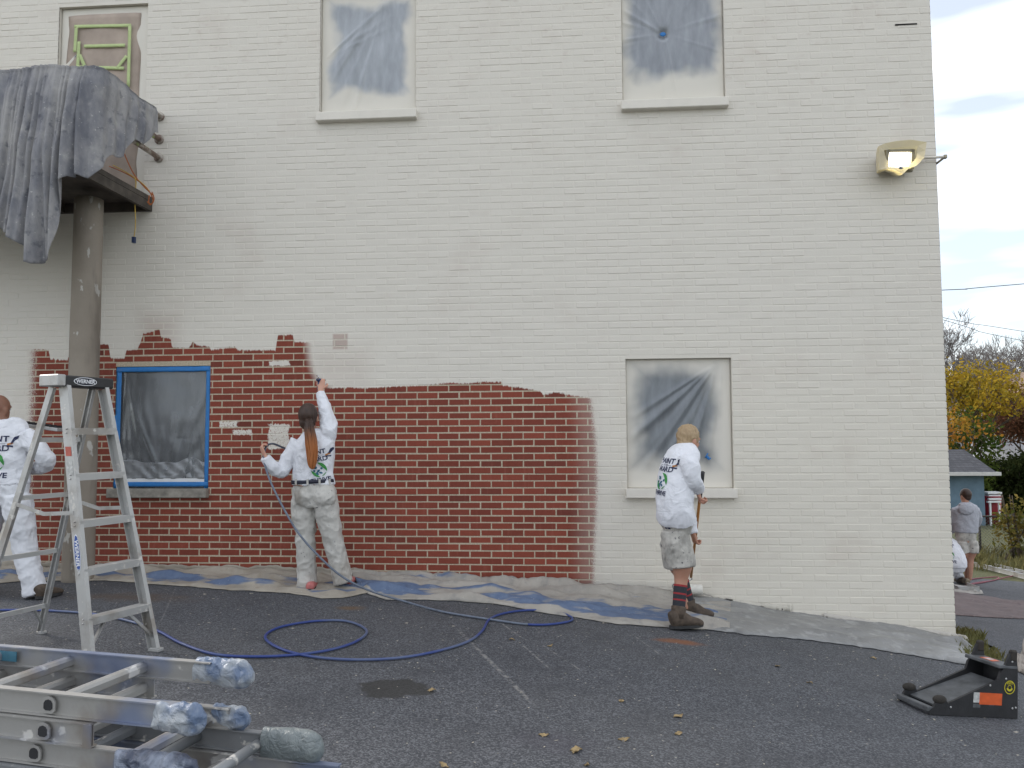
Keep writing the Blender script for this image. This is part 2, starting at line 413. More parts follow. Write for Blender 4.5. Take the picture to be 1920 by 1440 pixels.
        cream = n.mix(n.math('MULTIPLY', n.math('MULTIPLY', n.step(x, -.3, 1.2), n.step(z, 2.9, 1.2)), .5), cream, (.70, .655, .555))
        if rv: cream = n.mix(n.math('MULTIPLY', rv.outputs[2], .12), cream, n.mix(.5, cream, (.57, .54, .485)))
        c = n.mix(paint, c, cream)
    h = n.math('ADD', n.math('MULTIPLY', fine, 1.0), n.math('MULTIPLY', streak, .35))
    rough = .85 if side else n.math('SUBTRACT', .88, n.math('MULTIPLY', paint, .28))
    return n.done(n.bsdf(c, rough, 0, n.bump(h, .35, .004)))
MAT_BRICK = m_masonry('brick_face', True); MAT_MORTAR = m_masonry('mortar', False)
MAT_BRICK_S = m_masonry('side_brick', True, True); MAT_MORTAR_S = m_masonry('side_mortar', False, True)
MAT_CREAM = simple('cream_paint', CREAM, .55, 0, .05, 9, .25)
MAT_CONC = simple('weathered_concrete', (.27, .25, .215), .9, 0, .4, 14, .5)

bld = empty('brick_building', (0, 0, -.6))
tag(bld, 'tall brick building half painted cream, with a patch of bare red brick', 'building')
def P_(o): o.location = o.location-Vector((0, 0, -.6)); return o   # child of the building given in world coordinates
# mortar backing with holes for the openings, reveals 0.13 m deep
mb = MB(); xsC = sorted({XL, XR-.006}|{v for o in OPEN.values() for v in o[:2]}); zsC = sorted({-1.2, ZT}|{v for o in OPEN.values() for v in o[2:]})
REC = .0008
def hole(x, z): return any(a < x < b and c < z < d for a, b, c, d in OPEN.values())
xsF = sorted(set(xsC)|set(frange(XL, XR-.006, .5))); zsF = sorted(set(zsC)|set(frange(-1.2, ZT, .5)))
for i in range(len(xsF)-1):
    for j in range(len(zsF)-1):
        a, b, c, d = xsF[i], xsF[i+1], zsF[j], zsF[j+1]
        if not hole((a+b)/2, (c+d)/2): mb.add([(a, REC, c), (b, REC, c), (b, REC, d), (a, REC, d)], [(0, 1, 2, 3)])
DEEP = .14
for a, b, c, d in OPEN.values():
    mb.add([(a, REC, c), (a, REC, d), (a, DEEP, d), (a, DEEP, c)], [(0, 1, 2, 3)]); mb.add([(b, REC, c), (b, REC, d), (b, DEEP, d), (b, DEEP, c)], [(3, 2, 1, 0)])
    mb.add([(a, REC, d), (b, REC, d), (b, DEEP, d), (a, DEEP, d)], [(0, 1, 2, 3)]); mb.add([(a, REC, c), (b, REC, c), (b, DEEP, c), (a, DEEP, c)], [(3, 2, 1, 0)])
wall = P_(mb.build('wall', MAT_MORTAR, bld))
s = MB(); s.add([(XR-REC, 0.004, -1.6), (XR-REC, 9, -1.9), (XR-REC, 9, ZT), (XR-REC, .004, ZT)], [(0, 1, 2, 3)])
s.add([(XL, 9, -1.9), (XR-REC, 9, -1.9), (XR-REC, 9, ZT), (XL, 9, ZT)], [(3, 2, 1, 0)]); s.add([(XL, .1, -1.2), (XL, 9, -1.2), (XL, 9, ZT), (XL, .1, ZT)], [(3, 2, 1, 0)])
side_wall = P_(s.build('side_wall', MAT_MORTAR_S, bld))
s = MB(); s.box(((XL+XR)/2, 4.5, ZT+.1), (XR-XL+.16, 9.16, .2)); P_(s.build('roof', MAT_CREAM, bld))
def brick_geo(m, x0, x1, z0, z1, yo, tilt=0, side=False):
    c = .0028; d = .012
    fr = [(x0+c, z0+c), (x1-c, z0+c), (x1-c, z1-c), (x0+c, z1-c)]; md = [(x0, z0), (x1, z0), (x1, z1), (x0, z1)]
    vs = [(a, -yo+tilt*(1 if k in (0, 1) else -1), b) for k, (a, b) in enumerate(fr)]+[(a, -yo+c, b) for a, b in md]+[(a, -yo+d, b) for a, b in md]
    if side: vs = [(XR-v[1], v[0], v[2]) for v in vs]
    fs = [(0, 1, 2, 3)]+[(i, 4+i, 4+(i+1) % 4, (i+1) % 4) for i in range(4)]+[(4+i, 8+i, 8+(i+1) % 4, 4+(i+1) % 4) for i in range(4)]
    m.add(vs, fs)
rnd = random.Random(3)
red_poly = lambda x, z: (U(58, 850).x < x < U(585, 650).x and z < U(300, 652).z-.02) or (U(580, 700).x < x < .2 and z < U(900, 728).z-.02)
cells = []
JT = .0112
r0 = int((-1.0+2.0)/BH)
for r_ in range(r0, int((ZT+2)/BH)):
    z0 = -2+r_*BH+JT/2; z1 = z0+BH-JT
    off = .5 if r_ % 2 else 0.0
    k = 0; x1 = XR
    while x1 > XL+.02:
        x0 = XR-BL*(k+1-(off if True else 0)) if off else XR-BL*(k+1)
        if off and k == 0: x0 = XR-BL*.5
        a, b = x0+JT*.5, x1-JT*.5 if k else x1
        # settle of the wall: joints wander a little
        wob = .0016*math.sin(a*1.7+r_*.9)
        segs = [(a, b)]
        for (oa, ob, oc, od) in OPEN.values():
            if z1 > oc-.005 and z0 < od+.005:
                new = []
                for (p, q) in segs:
                    if q <= oa or p >= ob: new.append((p, q)); continue
                    if p < oa: new.append((p, oa))
                    if q > ob: new.append((ob, q))
                segs = new
        for p, q in segs:
            if q-p > .012: cells.append((p+rnd.uniform(-.0012, .0012), q, z0+wob+rnd.uniform(-.0008, .0008), z1+wob, rnd.uniform(-.0012, .0016), rnd.uniform(-.0007, .0007)))
        x1 = x0; k += 1
def seen_size(cell):
    p, q, z0, z1 = cell[:4]; P = Vector(((p+q)/2, 0, (z0+z1)/2)); d = (P-CAM); dep = d.dot(FW)
    px = 960+F_PX*d.dot(RT)/dep; py = 720-F_PX*d.dot(UP)/dep
    if not (0 < px < 1920 and 0 < py < 1440) or (z0+z1)/2 < g((p+q)/2, 0)+.03: return 0
    if math.hypot(px-1290, (py-990)*.4) < 70 or (545 < px < 640 and 760 < py < 1100): return 0   # behind the painters
    return (q-p)*(z1-z0)*(F_PX/dep)**2*d.normalized().y
reds = [c for c in cells if red_poly((c[0]+c[1])/2, (c[2]+c[3])/2)]; rs = set(map(id, reds))
pts_ = [c for c in cells if id(c) not in rs]
for nm, rest, lst in (('red_brick', 'red_brickwork', reds), ('painted_brick', 'painted_brickwork', pts_)):
    lst = sorted(lst, key=seen_size, reverse=True)
    for c in lst[:300]:
        m = MB(); cx, cz = (c[0]+c[1])/2, (c[2]+c[3])/2
        brick_geo(m, c[0]-cx, c[1]-cx, c[2]-cz, c[3]-cz, .001+c[4], c[5])
        o = m.build(nm, MAT_BRICK, wall); o.location = (cx, 0, cz)
    m = MB()
    for c in lst[300:]: brick_geo(m, c[0], c[1], c[2], c[3], .001+c[4], c[5])
    tag(m.build(rest, MAT_BRICK, wall), kind='stuff')
m = MB()
for r_ in range(0, int((ZT+2)/BH)):
    z0 = -2+r_*BH+JT/2; y0 = 0.0; k = 0
    while y0 < 9:
        y1 = y0+(BL*.5 if (k == 0 and r_ % 2 == 0) else BL)
        brick_geo(m, y0+(JT*.5 if k else .004), y1-JT*.5, z0, z0+BH-JT, rnd.uniform(-.001, .0016), 0, True); y0 = y1; k += 1
tag(m.build('side_brickwork', MAT_BRICK_S, side_wall), kind='stuff')
# split joint where mortar has fallen out, upper right
MAT_DARK = simple('dark_gap', (.015, .012, .012), .9, 0, .1, 9, 0)
a = U(1678, 47); b = U(1719, 45); m = MB(); m.beam((a.x, -.001, a.z), (b.x, -.001, b.z), .012, .013); P_(m.build('open_joint', MAT_DARK, bld))

# ---- windows behind the masking
def m_glass():
    n = N('window_glass'); return n.done(n.bsdf(n.mix(n.noise(2, 3, n.obj()), (.012, .014, .017), (.035, .04, .045)), .08, 0))
MAT_PANE = m_glass(); MAT_FRAME = simple('dark_frame', (.05, .05, .055), .5, 0, .2, 10, .1); MAT_DOOR = simple('door_paint', (.30, .24, .2), .6, 0, .15, 5, .1)
def window(key, sill_mat, sillx):
    x0, x1, z0, z1 = OPEN[key]; cx, cz = (x0+x1)/2, (z0+z1)/2; w, h = x1-x0, z1-z0
    win = empty('window', (cx, .115, cz+.6), 0, bld)
    m = MB()
    for sx in (-1, 1): m.box((sx*(w/2-.025), 0, 0), (.05, .05, h))
    for zc in (-h/2+.025, h/2-.025, 0.0): m.box((0, 0.002, zc), (w-.1, .046, .05))
    m.build('frame', MAT_FRAME, win)
    for zc in (-h/4, h/4):
        m = MB(); m.box((0, .012, zc), (w-.1, .008, h/2-.05)); m.build('pane', MAT_PANE, win)
    m = MB(); rot = Matrix.Rotation(R(-4), 3, 'X'); m.box((sillx/2, -.115+.018, -h/2-.045), (w+.035, .175, .092), rot); m.build('sill', sill_mat, win, bevel=.006)
for key in ('mid', 'right', 'low'): window(key, MAT_CREAM, .0)
window('blue', MAT_CONC, -.02)
x0, x1, z0, z1 = OPEN['door']; d_ = empty('door', ((x0+x1)/2, .118, z0+.6), 0, bld)
m = MB(); m.box((0, 0, (z1-z0)/2), (x1-x0-.1, .04, z1-z0-.05)); dl = m.build('door_leaf', MAT_DOOR, d_)
m = MB()
for sx in (-1, 1): m.box((sx*((x1-x0)/2-.025), -.003, (z1-z0)/2), (.05, .05, z1-z0))
m.box((0, -.003, z1-z0-.025), (x1-x0-.1, .05, .05)); m.build('door_frame', MAT_FRAME, d_)
m = MB(); m.ell((.36, -.045, .98), (.03, .03, .03)); m.build('door_knob', MAT_FRAME, d_, True)

# ================================================================== MASKING FILM OVER THE OPENINGS
def m_film(name, paint_shape, milky, seed, tint=(.68, .645, .575), core=(.33, .36, .40)):
    """thin poly film: overspray of cream paint round the rim, clear-milky in the middle"""
    n = N(name); v = n.obj(); x, y, z = n.xyz(v)
    w, h, soft = paint_shape[2], paint_shape[3], paint_shape[4]
    nz_ = n.noise(3.0, 2.5, n.comb(x, seed, z), .5)
    dx_ = n.math('SUBTRACT', n.math('ABSOLUTE', n.math('SUBTRACT', x, paint_shape[0])), w)
    dz_ = n.math('SUBTRACT', n.math('ABSOLUTE', n.math('SUBTRACT', z, paint_shape[1])), h)
    d = n.math('ADD', n.math('MAXIMUM', dx_, dz_), n.math('MULTIPLY', n.math('SUBTRACT', nz_, .5), .34))
    paint = n.step(d, -soft, soft)
    cream = n.bsdf(tint, .6)
    st = n.noise(7, 3, n.vscale(v, (1.6, 1, .5)))
    df = n.n('ShaderNodeBsdfDiffuse'); n.put(df.inputs[0], n.mix(st, tuple(c*.75 for c in core), core))
    gl = n.n('ShaderNodeBsdfGlossy'); gl.inputs['Roughness'].default_value = .28; n.put(gl.inputs[0], (.8, .82, .85))
    tr = n.n('ShaderNodeBsdfTransparent'); n.put(tr.inputs[0], (.85, .88, .9))
    m1 = n.n('ShaderNodeMixShader'); n.put(m1.inputs[0], n.math('ADD', milky, n.math('MULTIPLY', n.math('SUBTRACT', st, .5), .5), clamp=True)); n.t.links.new(tr.outputs[0], m1.inputs[1]); n.t.links.new(df.outputs[0], m1.inputs[2])
    fr = n.n('ShaderNodeFresnel'); fr.inputs[0].default_value = 1.45
    m2 = n.n('ShaderNodeMixShader'); n.put(m2.inputs[0], n.math('ADD', n.math('MULTIPLY', fr.outputs[0], .9), .03)); n.t.links.new(m1.outputs[0], m2.inputs[1]); n.t.links.new(gl.outputs[0], m2.inputs[2])
    m3 = n.n('ShaderNodeMixShader'); n.put(m3.inputs[0], paint); n.t.links.new(m2.outputs[0], m3.inputs[1]); n.t.links.new(cream, m3.inputs[2])
    return n.done(m3.outputs[0])
def fold(d, w): return math.exp(-(d/w)**2)
def film(key, mat, hfn, label, y=.05, bulge=.0, nu=70, nv=88, edge=.012):
    x0, x1, z0, z1 = OPEN[key]; cx, cz = (x0+x1)/2, (z0+z1)/2; w, h = x1-x0-.006, z1-z0-.004
    m = MB()
    def fn(u, v):
        x = (u-.5)*w; z = (v-.5)*h
        e = min(1, min(u, 1-u, v, 1-v)/.06)
        return (x, -(hfn(x, z)*e+bulge*math.sin(math.pi*u)*math.sin(math.pi*v)), z)
    m.grid(fn, nu, nv)
    o = m.build('plastic_sheet', mat, None, True, (cx, y, cz))
    sm = o.modifiers.new('thick', 'SOLIDIFY'); sm.thickness = .0004
    return tag(o, label, 'plastic sheet', 'masking film over the openings')
def folds(rs, n, spread, origin, amp, wid):
    """bundles of straight pull-folds radiating from a point"""
    F = [(rs.uniform(*spread), rs.uniform(.4, 1)*amp, rs.uniform(.6, 1.5)*wid, rs.uniform(.2, .9), rs.uniform(.3, .8)) for _ in range(n)]
    ox, oz = origin
    def h(x, z):
        dx, dz = x-ox, z-oz; r = math.hypot(dx, dz)+1e-6; s_ = 0
        for a, A, w, r0, ln in F:
            d = -math.sin(a)*dx+math.cos(a)*dz; t = math.cos(a)*dx+math.sin(a)*dz
            if t > 0: s_ += A*fold(d, w*(.5+t))*min(1, t/.1)*max(0, 1-abs(t-r0)/ln)
        return s_
    return h
rs = random.Random(11)
fa = folds(rs, 16, (R(-128), R(-72)), (.18, .58), .016, .016); fb = folds(rs, 5, (R(20), R(75)), (-.46, -.05), .014, .014)
nzf = lambda x, z, s, k=0: noise.noise(Vector((x*s, k, z*s)))
film('mid', m_film('film_mid', (.02, .06, .38, .46, .07), .80, 1.0, core=(.47, .495, .53)), lambda x, z: fa(x, z)+fb(x, z)+.006*nzf(x, z, 5), 'paint-edged plastic film with slanting folds over the window between door and corner window', bulge=.012)
fa2 = folds(rs, 22, (R(-178), R(178)), (-.09, .06), .018, .016)
o = film('right', m_film('film_right', (-.01, .32, .44, .66, .09), .72, 2.0, core=(.40, .42, .455)), lambda x, z: fa2(x, z)-.045*fold(math.hypot(x+.09, z-.06), .05)+.005*nzf(x, z, 5, 2), 'plastic film with star folds gathered to a blue tape dot, upper window', bulge=.02)
MAT_BLUE = simple('blue_tape', (.02, .17, .46), .55, 0, .12, 20, .15)
m = MB(); m.ell((0, 0, 0), (.03, .006, .022)); m.build('tape_dot', MAT_BLUE, o, True, (-.09, -.012, .06))
fa3 = folds(rs, 18, (R(-150), R(-100)), (.36, .56), .016, .018); fb3 = folds(rs, 6, (R(-100), R(-80)), (.42, .6), .012, .012)
o = film('low', m_film('film_low', (-.03, .09, .36, .45, .13), .66, 3.0, core=(.27, .29, .31)), lambda x, z: fa3(x, z)+fb3(x, z)+.006*nzf(x, z, 4, 5), 'plastic film with cream overspray rim over the window beside the roller painter', bulge=.012)
q = U(1327, 858, .03); m = MB(); m.ell((0, 0, 0), (.014, .006, .016)); m.box((.014, -.002, -.012), (.03, .003, .012), Matrix.Rotation(R(-35), 3, 'Y')); m.box((-.012, -.004, .02), (.012, .004, .05), Matrix.Rotation(R(30), 3, 'Y')); m.build('tape_tab', MAT_BLUE, o, True, q-Vector(o.location)+Vector((0, -.012, 0)))
fa4 = folds(rs, 12, (R(-120), R(-70)), (-.40, .60), .007, .014); fb4 = folds(rs, 14, (R(30), R(150)), (0.05, -.62), .010, .03); fc4 = folds(rs, 8, (R(-110), R(-70)), (.36, .1), .008, .012)
o = film('blue', m_film('film_clear', (0, 0, 2, 2, .05), .34, 4.0, core=(.30, .31, .32)), lambda x, z: fa4(x, z)+fb4(x, z)+fc4(x, z)+.010*nzf(x, z, 6, 3)*(1 if z < -.1 else .5), 'clear plastic film held by blue tape over the window in the red brick', y=.03, bulge=.015)
x0, x1, z0, z1 = OPEN['blue']; w, h = x1-x0, z1-z0
rt_ = random.Random(5)
for nm, cx_, cz_, dw, dh in (('tape_strip', -w/2+.032, 0, .052, h-.01), ('tape_strip', w/2-.026, 0, .040, h-.01), ('tape_strip', .0, h/2-.030, w-.01, .050), ('tape_strip', 0, -h/2+.045, w-.01, .045)):
    m = MB(); m.grid(lambda u, v: ((u-.5)*dw+.002*nzf(v*3, u, 3, cx_), -.003*nzf(u*4, v*4, 2, cz_), (v-.5)*dh+.003*nzf(u*3, v, 3, 7)), 12 if dw > dh else 3, 3 if dw > dh else 12)
    t = m.build(nm, MAT_BLUE, o, True, (cx_, -.022-.002*rt_.random()-(.003 if dw > dh else 0), cz_)); t.modifiers.new('thick', 'SOLIDIFY').thickness = .001
MAT_WHITE = simple('white_edge', (.72, .73, .74), .5, 0, .05, 10, 0)
mbf = m_film('film_bunched', (0, 0, 2, 2, .05), .36, 9.0, core=(.52, .53, .54)); m = MB(); fh = folds(rs, 14, (R(20), R(160)), (.0, -.2), .016, .03); m.grid(lambda u, v: ((u-.5)*(w-.09), -.010*abs(nzf(u*9, v*5, 1.5, 2))-fh((u-.5)*(w-.09), v*.3)-.004*math.sin(u*40+v*9), v*(.16+.15*abs(nzf(u*2.2, 0, 1.4, 6)))), 60, 16); t = m.build('bunched_film', mbf, o, True, (0, -.012, -h/2+.10)); t.modifiers.new('thick', 'SOLIDIFY').thickness = .0004
m = MB(); m.box((0, -.016, -h/2+.085), (w-.08, .004, .035)); m.build('film_hem', MAT_WHITE, o)
# door: brown paper with green tape, film round it
MAT_PAPER = simple('masking_paper', (.41, .335, .28), .85, 0, .22, 3.5, .1); MAT_GREEN = simple('green_tape', (.44, .53, .24), .6, 0, .08, 20, .1)
x0, x1, z0, z1 = OPEN['door']; cx, cz = (x0+x1)/2, (z0+z1)/2; w, h = x1-x0, z1-z0
ff = folds(rs, 12, (R(-140), R(-60)), (.1, .95), .012, .016)
o = film('door', m_film('film_door', (0, -.5, .30, 1.40, .03), .10, 6.0, core=(.40, .33, .28)), lambda x, z: ff(x, z)+.006*nzf(x, z, 5, 8), 'plastic film and taped brown paper over the upstairs doorway', y=.045, bulge=.005)
m = MB(); m.grid(lambda u, v: ((u-.5)*(.80+.03*nzf(v*6, 0, 1, 2)), .014*nzf(u*3, v*5, 1.2, 4)+.02*(2*u-1)**4, (v-.5)*(h-.1)), 20, 40); t = m.build('paper', MAT_PAPER, o, True, (-.01, -.022, -.03)); t.modifiers.new('thick', 'SOLIDIFY').thickness = .001
D0 = Vector(o.location)
def strip(px1, py1, px2, py2, wd=.035):
    a = U(px1, py1, .03)-D0; b = U(px2, py2, .03)-D0; m = MB(); t = (b-a).normalized(); s_ = Vector((-t.z, 0, t.x))*wd/2
    m.grid(lambda u, v: a.lerp(b, u)+s_*(2*v-1)+Vector((0, -.026+.003*nzf(u*3, v, 2, px1), 0)), 10, 2)
    k = m.build('tape_strip', MAT_GREEN, o, True); k.modifiers.new('thick', 'SOLIDIFY').thickness = .001
for a in ((142, 52, 248, 50), (146, 52, 143, 100), (151, 80, 148, 135), (246, 50, 243, 165), (160, 89, 237, 87), (152, 105, 163, 130), (240, 107, 222, 130), (146, 128, 235, 130)): strip(*a)

# ================================================================== LANDING, COLUMN, RAILS, DROP CLOTH
MAT_STEEL = simple('stained_wood', (.075, .062, .05), .8, 0, .4, 9, .4)
LX1 = -4.27; LY = -1.12; LZ0 = 3.80
land = empty('balcony_landing', (-5.9, -.5, 3.76)); tag(land, 'dark balcony landing with taped pipe rails under the grey cloth, upstairs doorway', 'balcony')
O0 = Vector(land.location)
m = MB(); m.box(((-7.8+LX1)/2, LY/2-.002, LZ0+.12), (LX1+7.8, -LY-.008, .05)); m.build('deck', MAT_STEEL, land, loc=-O0)
for yy in (LY+.02, -.022):
    m = MB(); m.beam((-7.8, yy, LZ0+.047), (LX1, yy, LZ0+.047), .04, .094); m.build('joist', MAT_STEEL, land, loc=-O0)
for xx in (LX1-.02, -5.2, -6.2, -7.2):
    m = MB(); m.beam((xx, LY+.042, LZ0+.046), (xx, -.044, LZ0+.046), .04, .09); m.build('joist', MAT_STEEL, land, loc=-O0)
def m_pipe():
    n = N('taped_pipe'); v = n.obj(); c = n.mix(n.step(n.noise(14, 3, v), .4, .6), (.20, .14, .11), (.42, .38, .33)); c = n.mix(n.step(n.noise(6, 2, v), .6, .66), c, (.4, .5, .18))
    return n.done(n.bsdf(c, .6))
MAT_PIPE = m_pipe()
RAILX = U(300, 217).x
RZ = [U(300, 219).z, U(297, 262).z, U(294, 296).z]
for z in RZ:
    m = MB(); m.tube([(RAILX, -.003, z), (RAILX, LY+.05, z)], .026, 12); m.build('rail', MAT_PIPE, land, True, -O0)
    m = MB(); m.tube([(RAILX, LY+.05, z), (-7.8, LY+.05, z)], .026, 12); m.build('rail', MAT_PIPE, land, True, -O0)
    m = MB(); m.tube([(RAILX, -.002, z), (RAILX, -.014, z)], .05, 14); m.build('wall_flange', MAT_PIPE, land, True, -O0)
for xx in (RAILX, -5.6, -7.0):
    m = MB(); m.tube([(xx, LY+.05, LZ0+.14), (xx, LY+.05, RZ[0])], .027, 12); m.build('post', MAT_PIPE, land, True, -O0)
# column
def m_col():
    n = N('column_concrete'); v = n.obj(); c = n.mix(n.noise(3, 5, v), (.19, .16, .125), (.33, .29, .24)); c = n.mix(n.step(n.noise(9, 4, n.vscale(v, (1, 1, .5))), .62, .66), c, (.46, .44, .40)); c = n.mix(n.math('MULTIPLY', n.step(n.noise(5, 4, n.vscale(v, (1, 1, .2))), .5, .7), .5), c, (.10, .085, .07))
    return n.done(n.bsdf(c, .85, 0, n.bump(n.noise(30, 4, v), .3, .01)))
cb = GR(149, 1092); CY = cb.y+.10
ctop = U(165, 380, CY); cbx = U(148, 1085, CY).x
cxm = (ctop.x+cbx)/2
m = MB(); zb = g(cxm, CY)-.03; n_ = 28
rp_ = [(zb, .140), (zb+.06, .139)]+[(zb+.06+(LZ0-zb-.06)*t, .139-.012*t) for t in [i/20 for i in range(1, 21)]]
for i, (z, r_) in enumerate(rp_):
    for k in range(n_):
        a = 2*math.pi*k/n_; rr = r_+.003*noise.noise(Vector((math.cos(a)*2, math.sin(a)*2, z*2)))
        m.v.append((math.cos(a)*rr, math.sin(a)*rr, z-zb))
for i in range(len(rp_)-1):
    for k in range(n_): a = i*n_+k; b = i*n_+(k+1) % n_; m.f.append((a, b, b+n_, a+n_))
m.f.append(tuple(range(n_-1, -1, -1))); m.f.append(tuple((len(rp_)-1)*n_+k for k in range(n_)))
col = m.build('concrete_column', m_col(), None, True, (cxm, CY, zb)); tag(col, 'round weathered concrete column carrying the landing, behind the stepladder', 'column')
# grey drop cloth over the railing
def m_grey():
    n = N('grey_canvas'); v = n.obj(); a = n.noise(2.6, 6, n.vscale(v, (1.4, 1.4, .7)), .65); c = n.mix(n.step(a, .28, .72), (.145, .15, .175), (.36, .35, .345))
    c = n.mix(n.math('MULTIPLY', n.step(n.noise(5, 4, v), .52, .72), .6), c, (.42, .405, .39)); c = n.mix(n.math('MULTIPLY', n.step(n.noise(11, 5, v), .56, .72), .7), c, (.08, .085, .11)); c = n.mix(n.step(n.noise(40, 3, v), .68, .72), c, (.48, .47, .45))
    return n.done(n.bsdf(c, .9, 0, n.bump(n.math('ADD', n.noise(300, 2, v), n.math('MULTIPLY', n.noise(22, 3, v), 2.0)), .35, .012)))
MAT_GREY = m_grey()
RY = LY+.05; TOPZ = RZ[0]+.012
XC = RAILX
# hem read along the railing: (px, py of the hem)
HEM = [(-420, 480), (-200, 445), (-60, 400), (0, 425), (14, 437), (30, 448), (46, 458), (58, 466), (63, 496), (72, 499), (84, 494), (103, 489), (110, 440), (118, 376), (122, 348), (133, 334), (150, 330), (166, 334), (180, 346), (188, 362), (196, 350), (206, 330), (222, 310), (238, 280)]
Lf = 2.05                        # length of cloth along the front rail, then it turns along the side rail
def hem_z(x):
    P = [(U(a, b, RY-.11).x, U(a, b, RY-.11).z) for a, b in HEM]
    if x <= P[0][0]: return P[0][1]
    for (a, za), (b, zb_) in zip(P, P[1:]):
        if x <= b: return za+(zb_-za)*(x-a)/(b-a)
    return P[-1][1]
rf = random.Random(21)
FB = [(XC-rf.random()*2.2, rf.uniform(.2, .5), rf.uniform(.03, .07), rf.uniform(-.4, .1)) for _ in range(16)]+[(XC-.78+.70*(i+rf.uniform(-.35, .35))/17, rf.uniform(.5, 1.15), rf.uniform(.011, .019), -.42*max(0, .55-i/17)+rf.uniform(-.06, .06)) for i in range(18)]
def cloth(u, v):
    s_ = (1-u)*0+u*(Lf+.92)          # path length from the left end
    top_sag = .012*math.sin(s_*9)+.01*nzf(s_, 0, 3)
    if s_ < Lf:
        x = XC-Lf+s_; y = RY; side = 0
        hz = hem_z(x)
    else:
        t = s_-Lf; x = XC; y = RY+t; side = 1
        hz = TOPZ-(.92-.95*t+.28*t*t)+.05*math.sin(t*16)
    topz = TOPZ+top_sag-(0 if not side else .0)
    # v: 0 = back hem over the rail, .12 = on top, 1 = front hem
    if v < .14:
        k = v/.14; off = .05*(1-2*k); z = topz-.16*(1-k)**2-(0 if k > .5 else 0); dn = 0
        out = -off*1.0
    else:
        k = (v-.14)/.86; dn = k; z = topz-(topz-hz)*k; out = .035+.03*min(1, k*6)
    f = 0
    for fx, A, wd, sl in FB:
        d = (x-fx)-sl*dn*(topz-z if not side else 0)*.35
        if not side: f += A*.075*fold(d, wd*(1+.9*dn))
    if side: f = .022*math.sin((s_-Lf)*38+3*dn)*math.sin((s_-Lf)*3.4)+.04*nzf(s_, z, 3, 9)
    out += f*min(1, .25+dn*1.6)+.018*nzf(x*1.2, z*1.2, 2, 1)
    gather = 0
    if not side:
        # lower part swings left as in a caught bunch of cloth
        gather = 0
        return (x+gather, y-out, z)
    return (x+out*.8+.01, y, z)
m = MB(); m.grid(cloth, 560, 80)
dc = m.build('drop_cloth', MAT_GREY, None, True); dc.modifiers.new('thick', 'SOLIDIFY').thickness = .003
tag(dc, 'grey stained canvas draped in deep folds over the balcony railing', 'drop cloth')
# cords hanging from the landing corner
MAT_CORD = simple('orange_cord', (.42, .12, .03), .6, 0, .2, 30, 0); MAT_YEL = simple('yellow_cord', (.50, .33, .05), .6, 0, .2, 30, 0); MAT_NAVY = simple('navy_plug', (.02, .035, .09), .5, 0, .1, 20, 0)
ck = empty('extension_lead', U(286, 360, -.12)); tag(ck, 'tangle of orange and yellow cord hanging off the landing corner', 'cord'); K0 = Vector(ck.location)
def pl(pts, Y): return [U(a, b, Y)-K0 if not isinstance(Y, list) else U(a, b, Y[i])-K0 for i, (a, b) in enumerate(pts)]
for pts, mt in (([(228, 275), (238, 300), (252, 328), (270, 350), (287, 366)], MAT_CORD), ([(205, 312), (225, 320), (250, 333), (275, 352), (287, 372)], MAT_CORD), ([(212, 310), (235, 322), (255, 335), (268, 345), (280, 358)], MAT_YEL), ([(285, 360), (289, 372), (285, 382), (279, 380), (280, 366)], MAT_CORD), ([(282, 362), (287, 376), (282, 384), (276, 378)], MAT_CORD)):
    m = MB(); m.tube(pl(pts, -.16), .006, 6, sub=4); m.build('cord', mt, ck, True)
m = MB(); m.tube(pl([(252, 332), (255, 345), (253, 380), (254, 420), (251, 446)], -.25), .005, 6, sub=4); m.build('hanging_cord', MAT_YEL, ck, True)
m = MB(); m.box(pl([(251, 450)], -.25)[0], (.03, .03, .06)); m.build('plug', MAT_NAVY, ck)

# ================================================================== WALL LAMP
def m_emit(c, st):
    n = N('lit_lamp'); e = n.n('ShaderNodeEmission'); n.put(e.inputs[0], (*c, 1)); e.inputs[1].default_value = st; return n.done(e.outputs[0])
MAT_METAL = simple('bronze_housing', (.30, .27, .20), .45, .6, .15, 12, .1)
lp = U(1684, 300, -.16); lamp = empty('wall_lamp', (lp.x, -.16, lp.z)); tag(lamp, 'lit floodlight bagged in yellowed plastic high on the cream wall corner', 'lamp')
rot = Matrix.Rotation(R(14), 3, 'X') @ Matrix.Rotation(R(6), 3, 'Z')
m = MB(); m.box((0, .05, 0), (.30, .10, .20), rot); m.build('housing', MAT_METAL, lamp, bevel=.012)
m = MB()
for sx, sz, dx_, dz_ in ((-1, 0, .03, .18), (1, 0, .03, .18), (0, 1, .24, .025), (0, -1, .24, .025)): m.box(rot @ Vector((sx*.12, -.012, sz*.08)), (dx_, .05, dz_), rot)
m.build('bezel', MAT_METAL, lamp)
m = MB(); m.box(rot @ Vector((0, -.012, 0)), (.19, .01, .125), rot); m.build('lens', m_emit((1, .93, .75), 9), lamp)
m = MB(); m.tube([(0, .06, 0), (0, .159, 0)], .05, 16); m.build('mount', MAT_METAL, lamp, True)
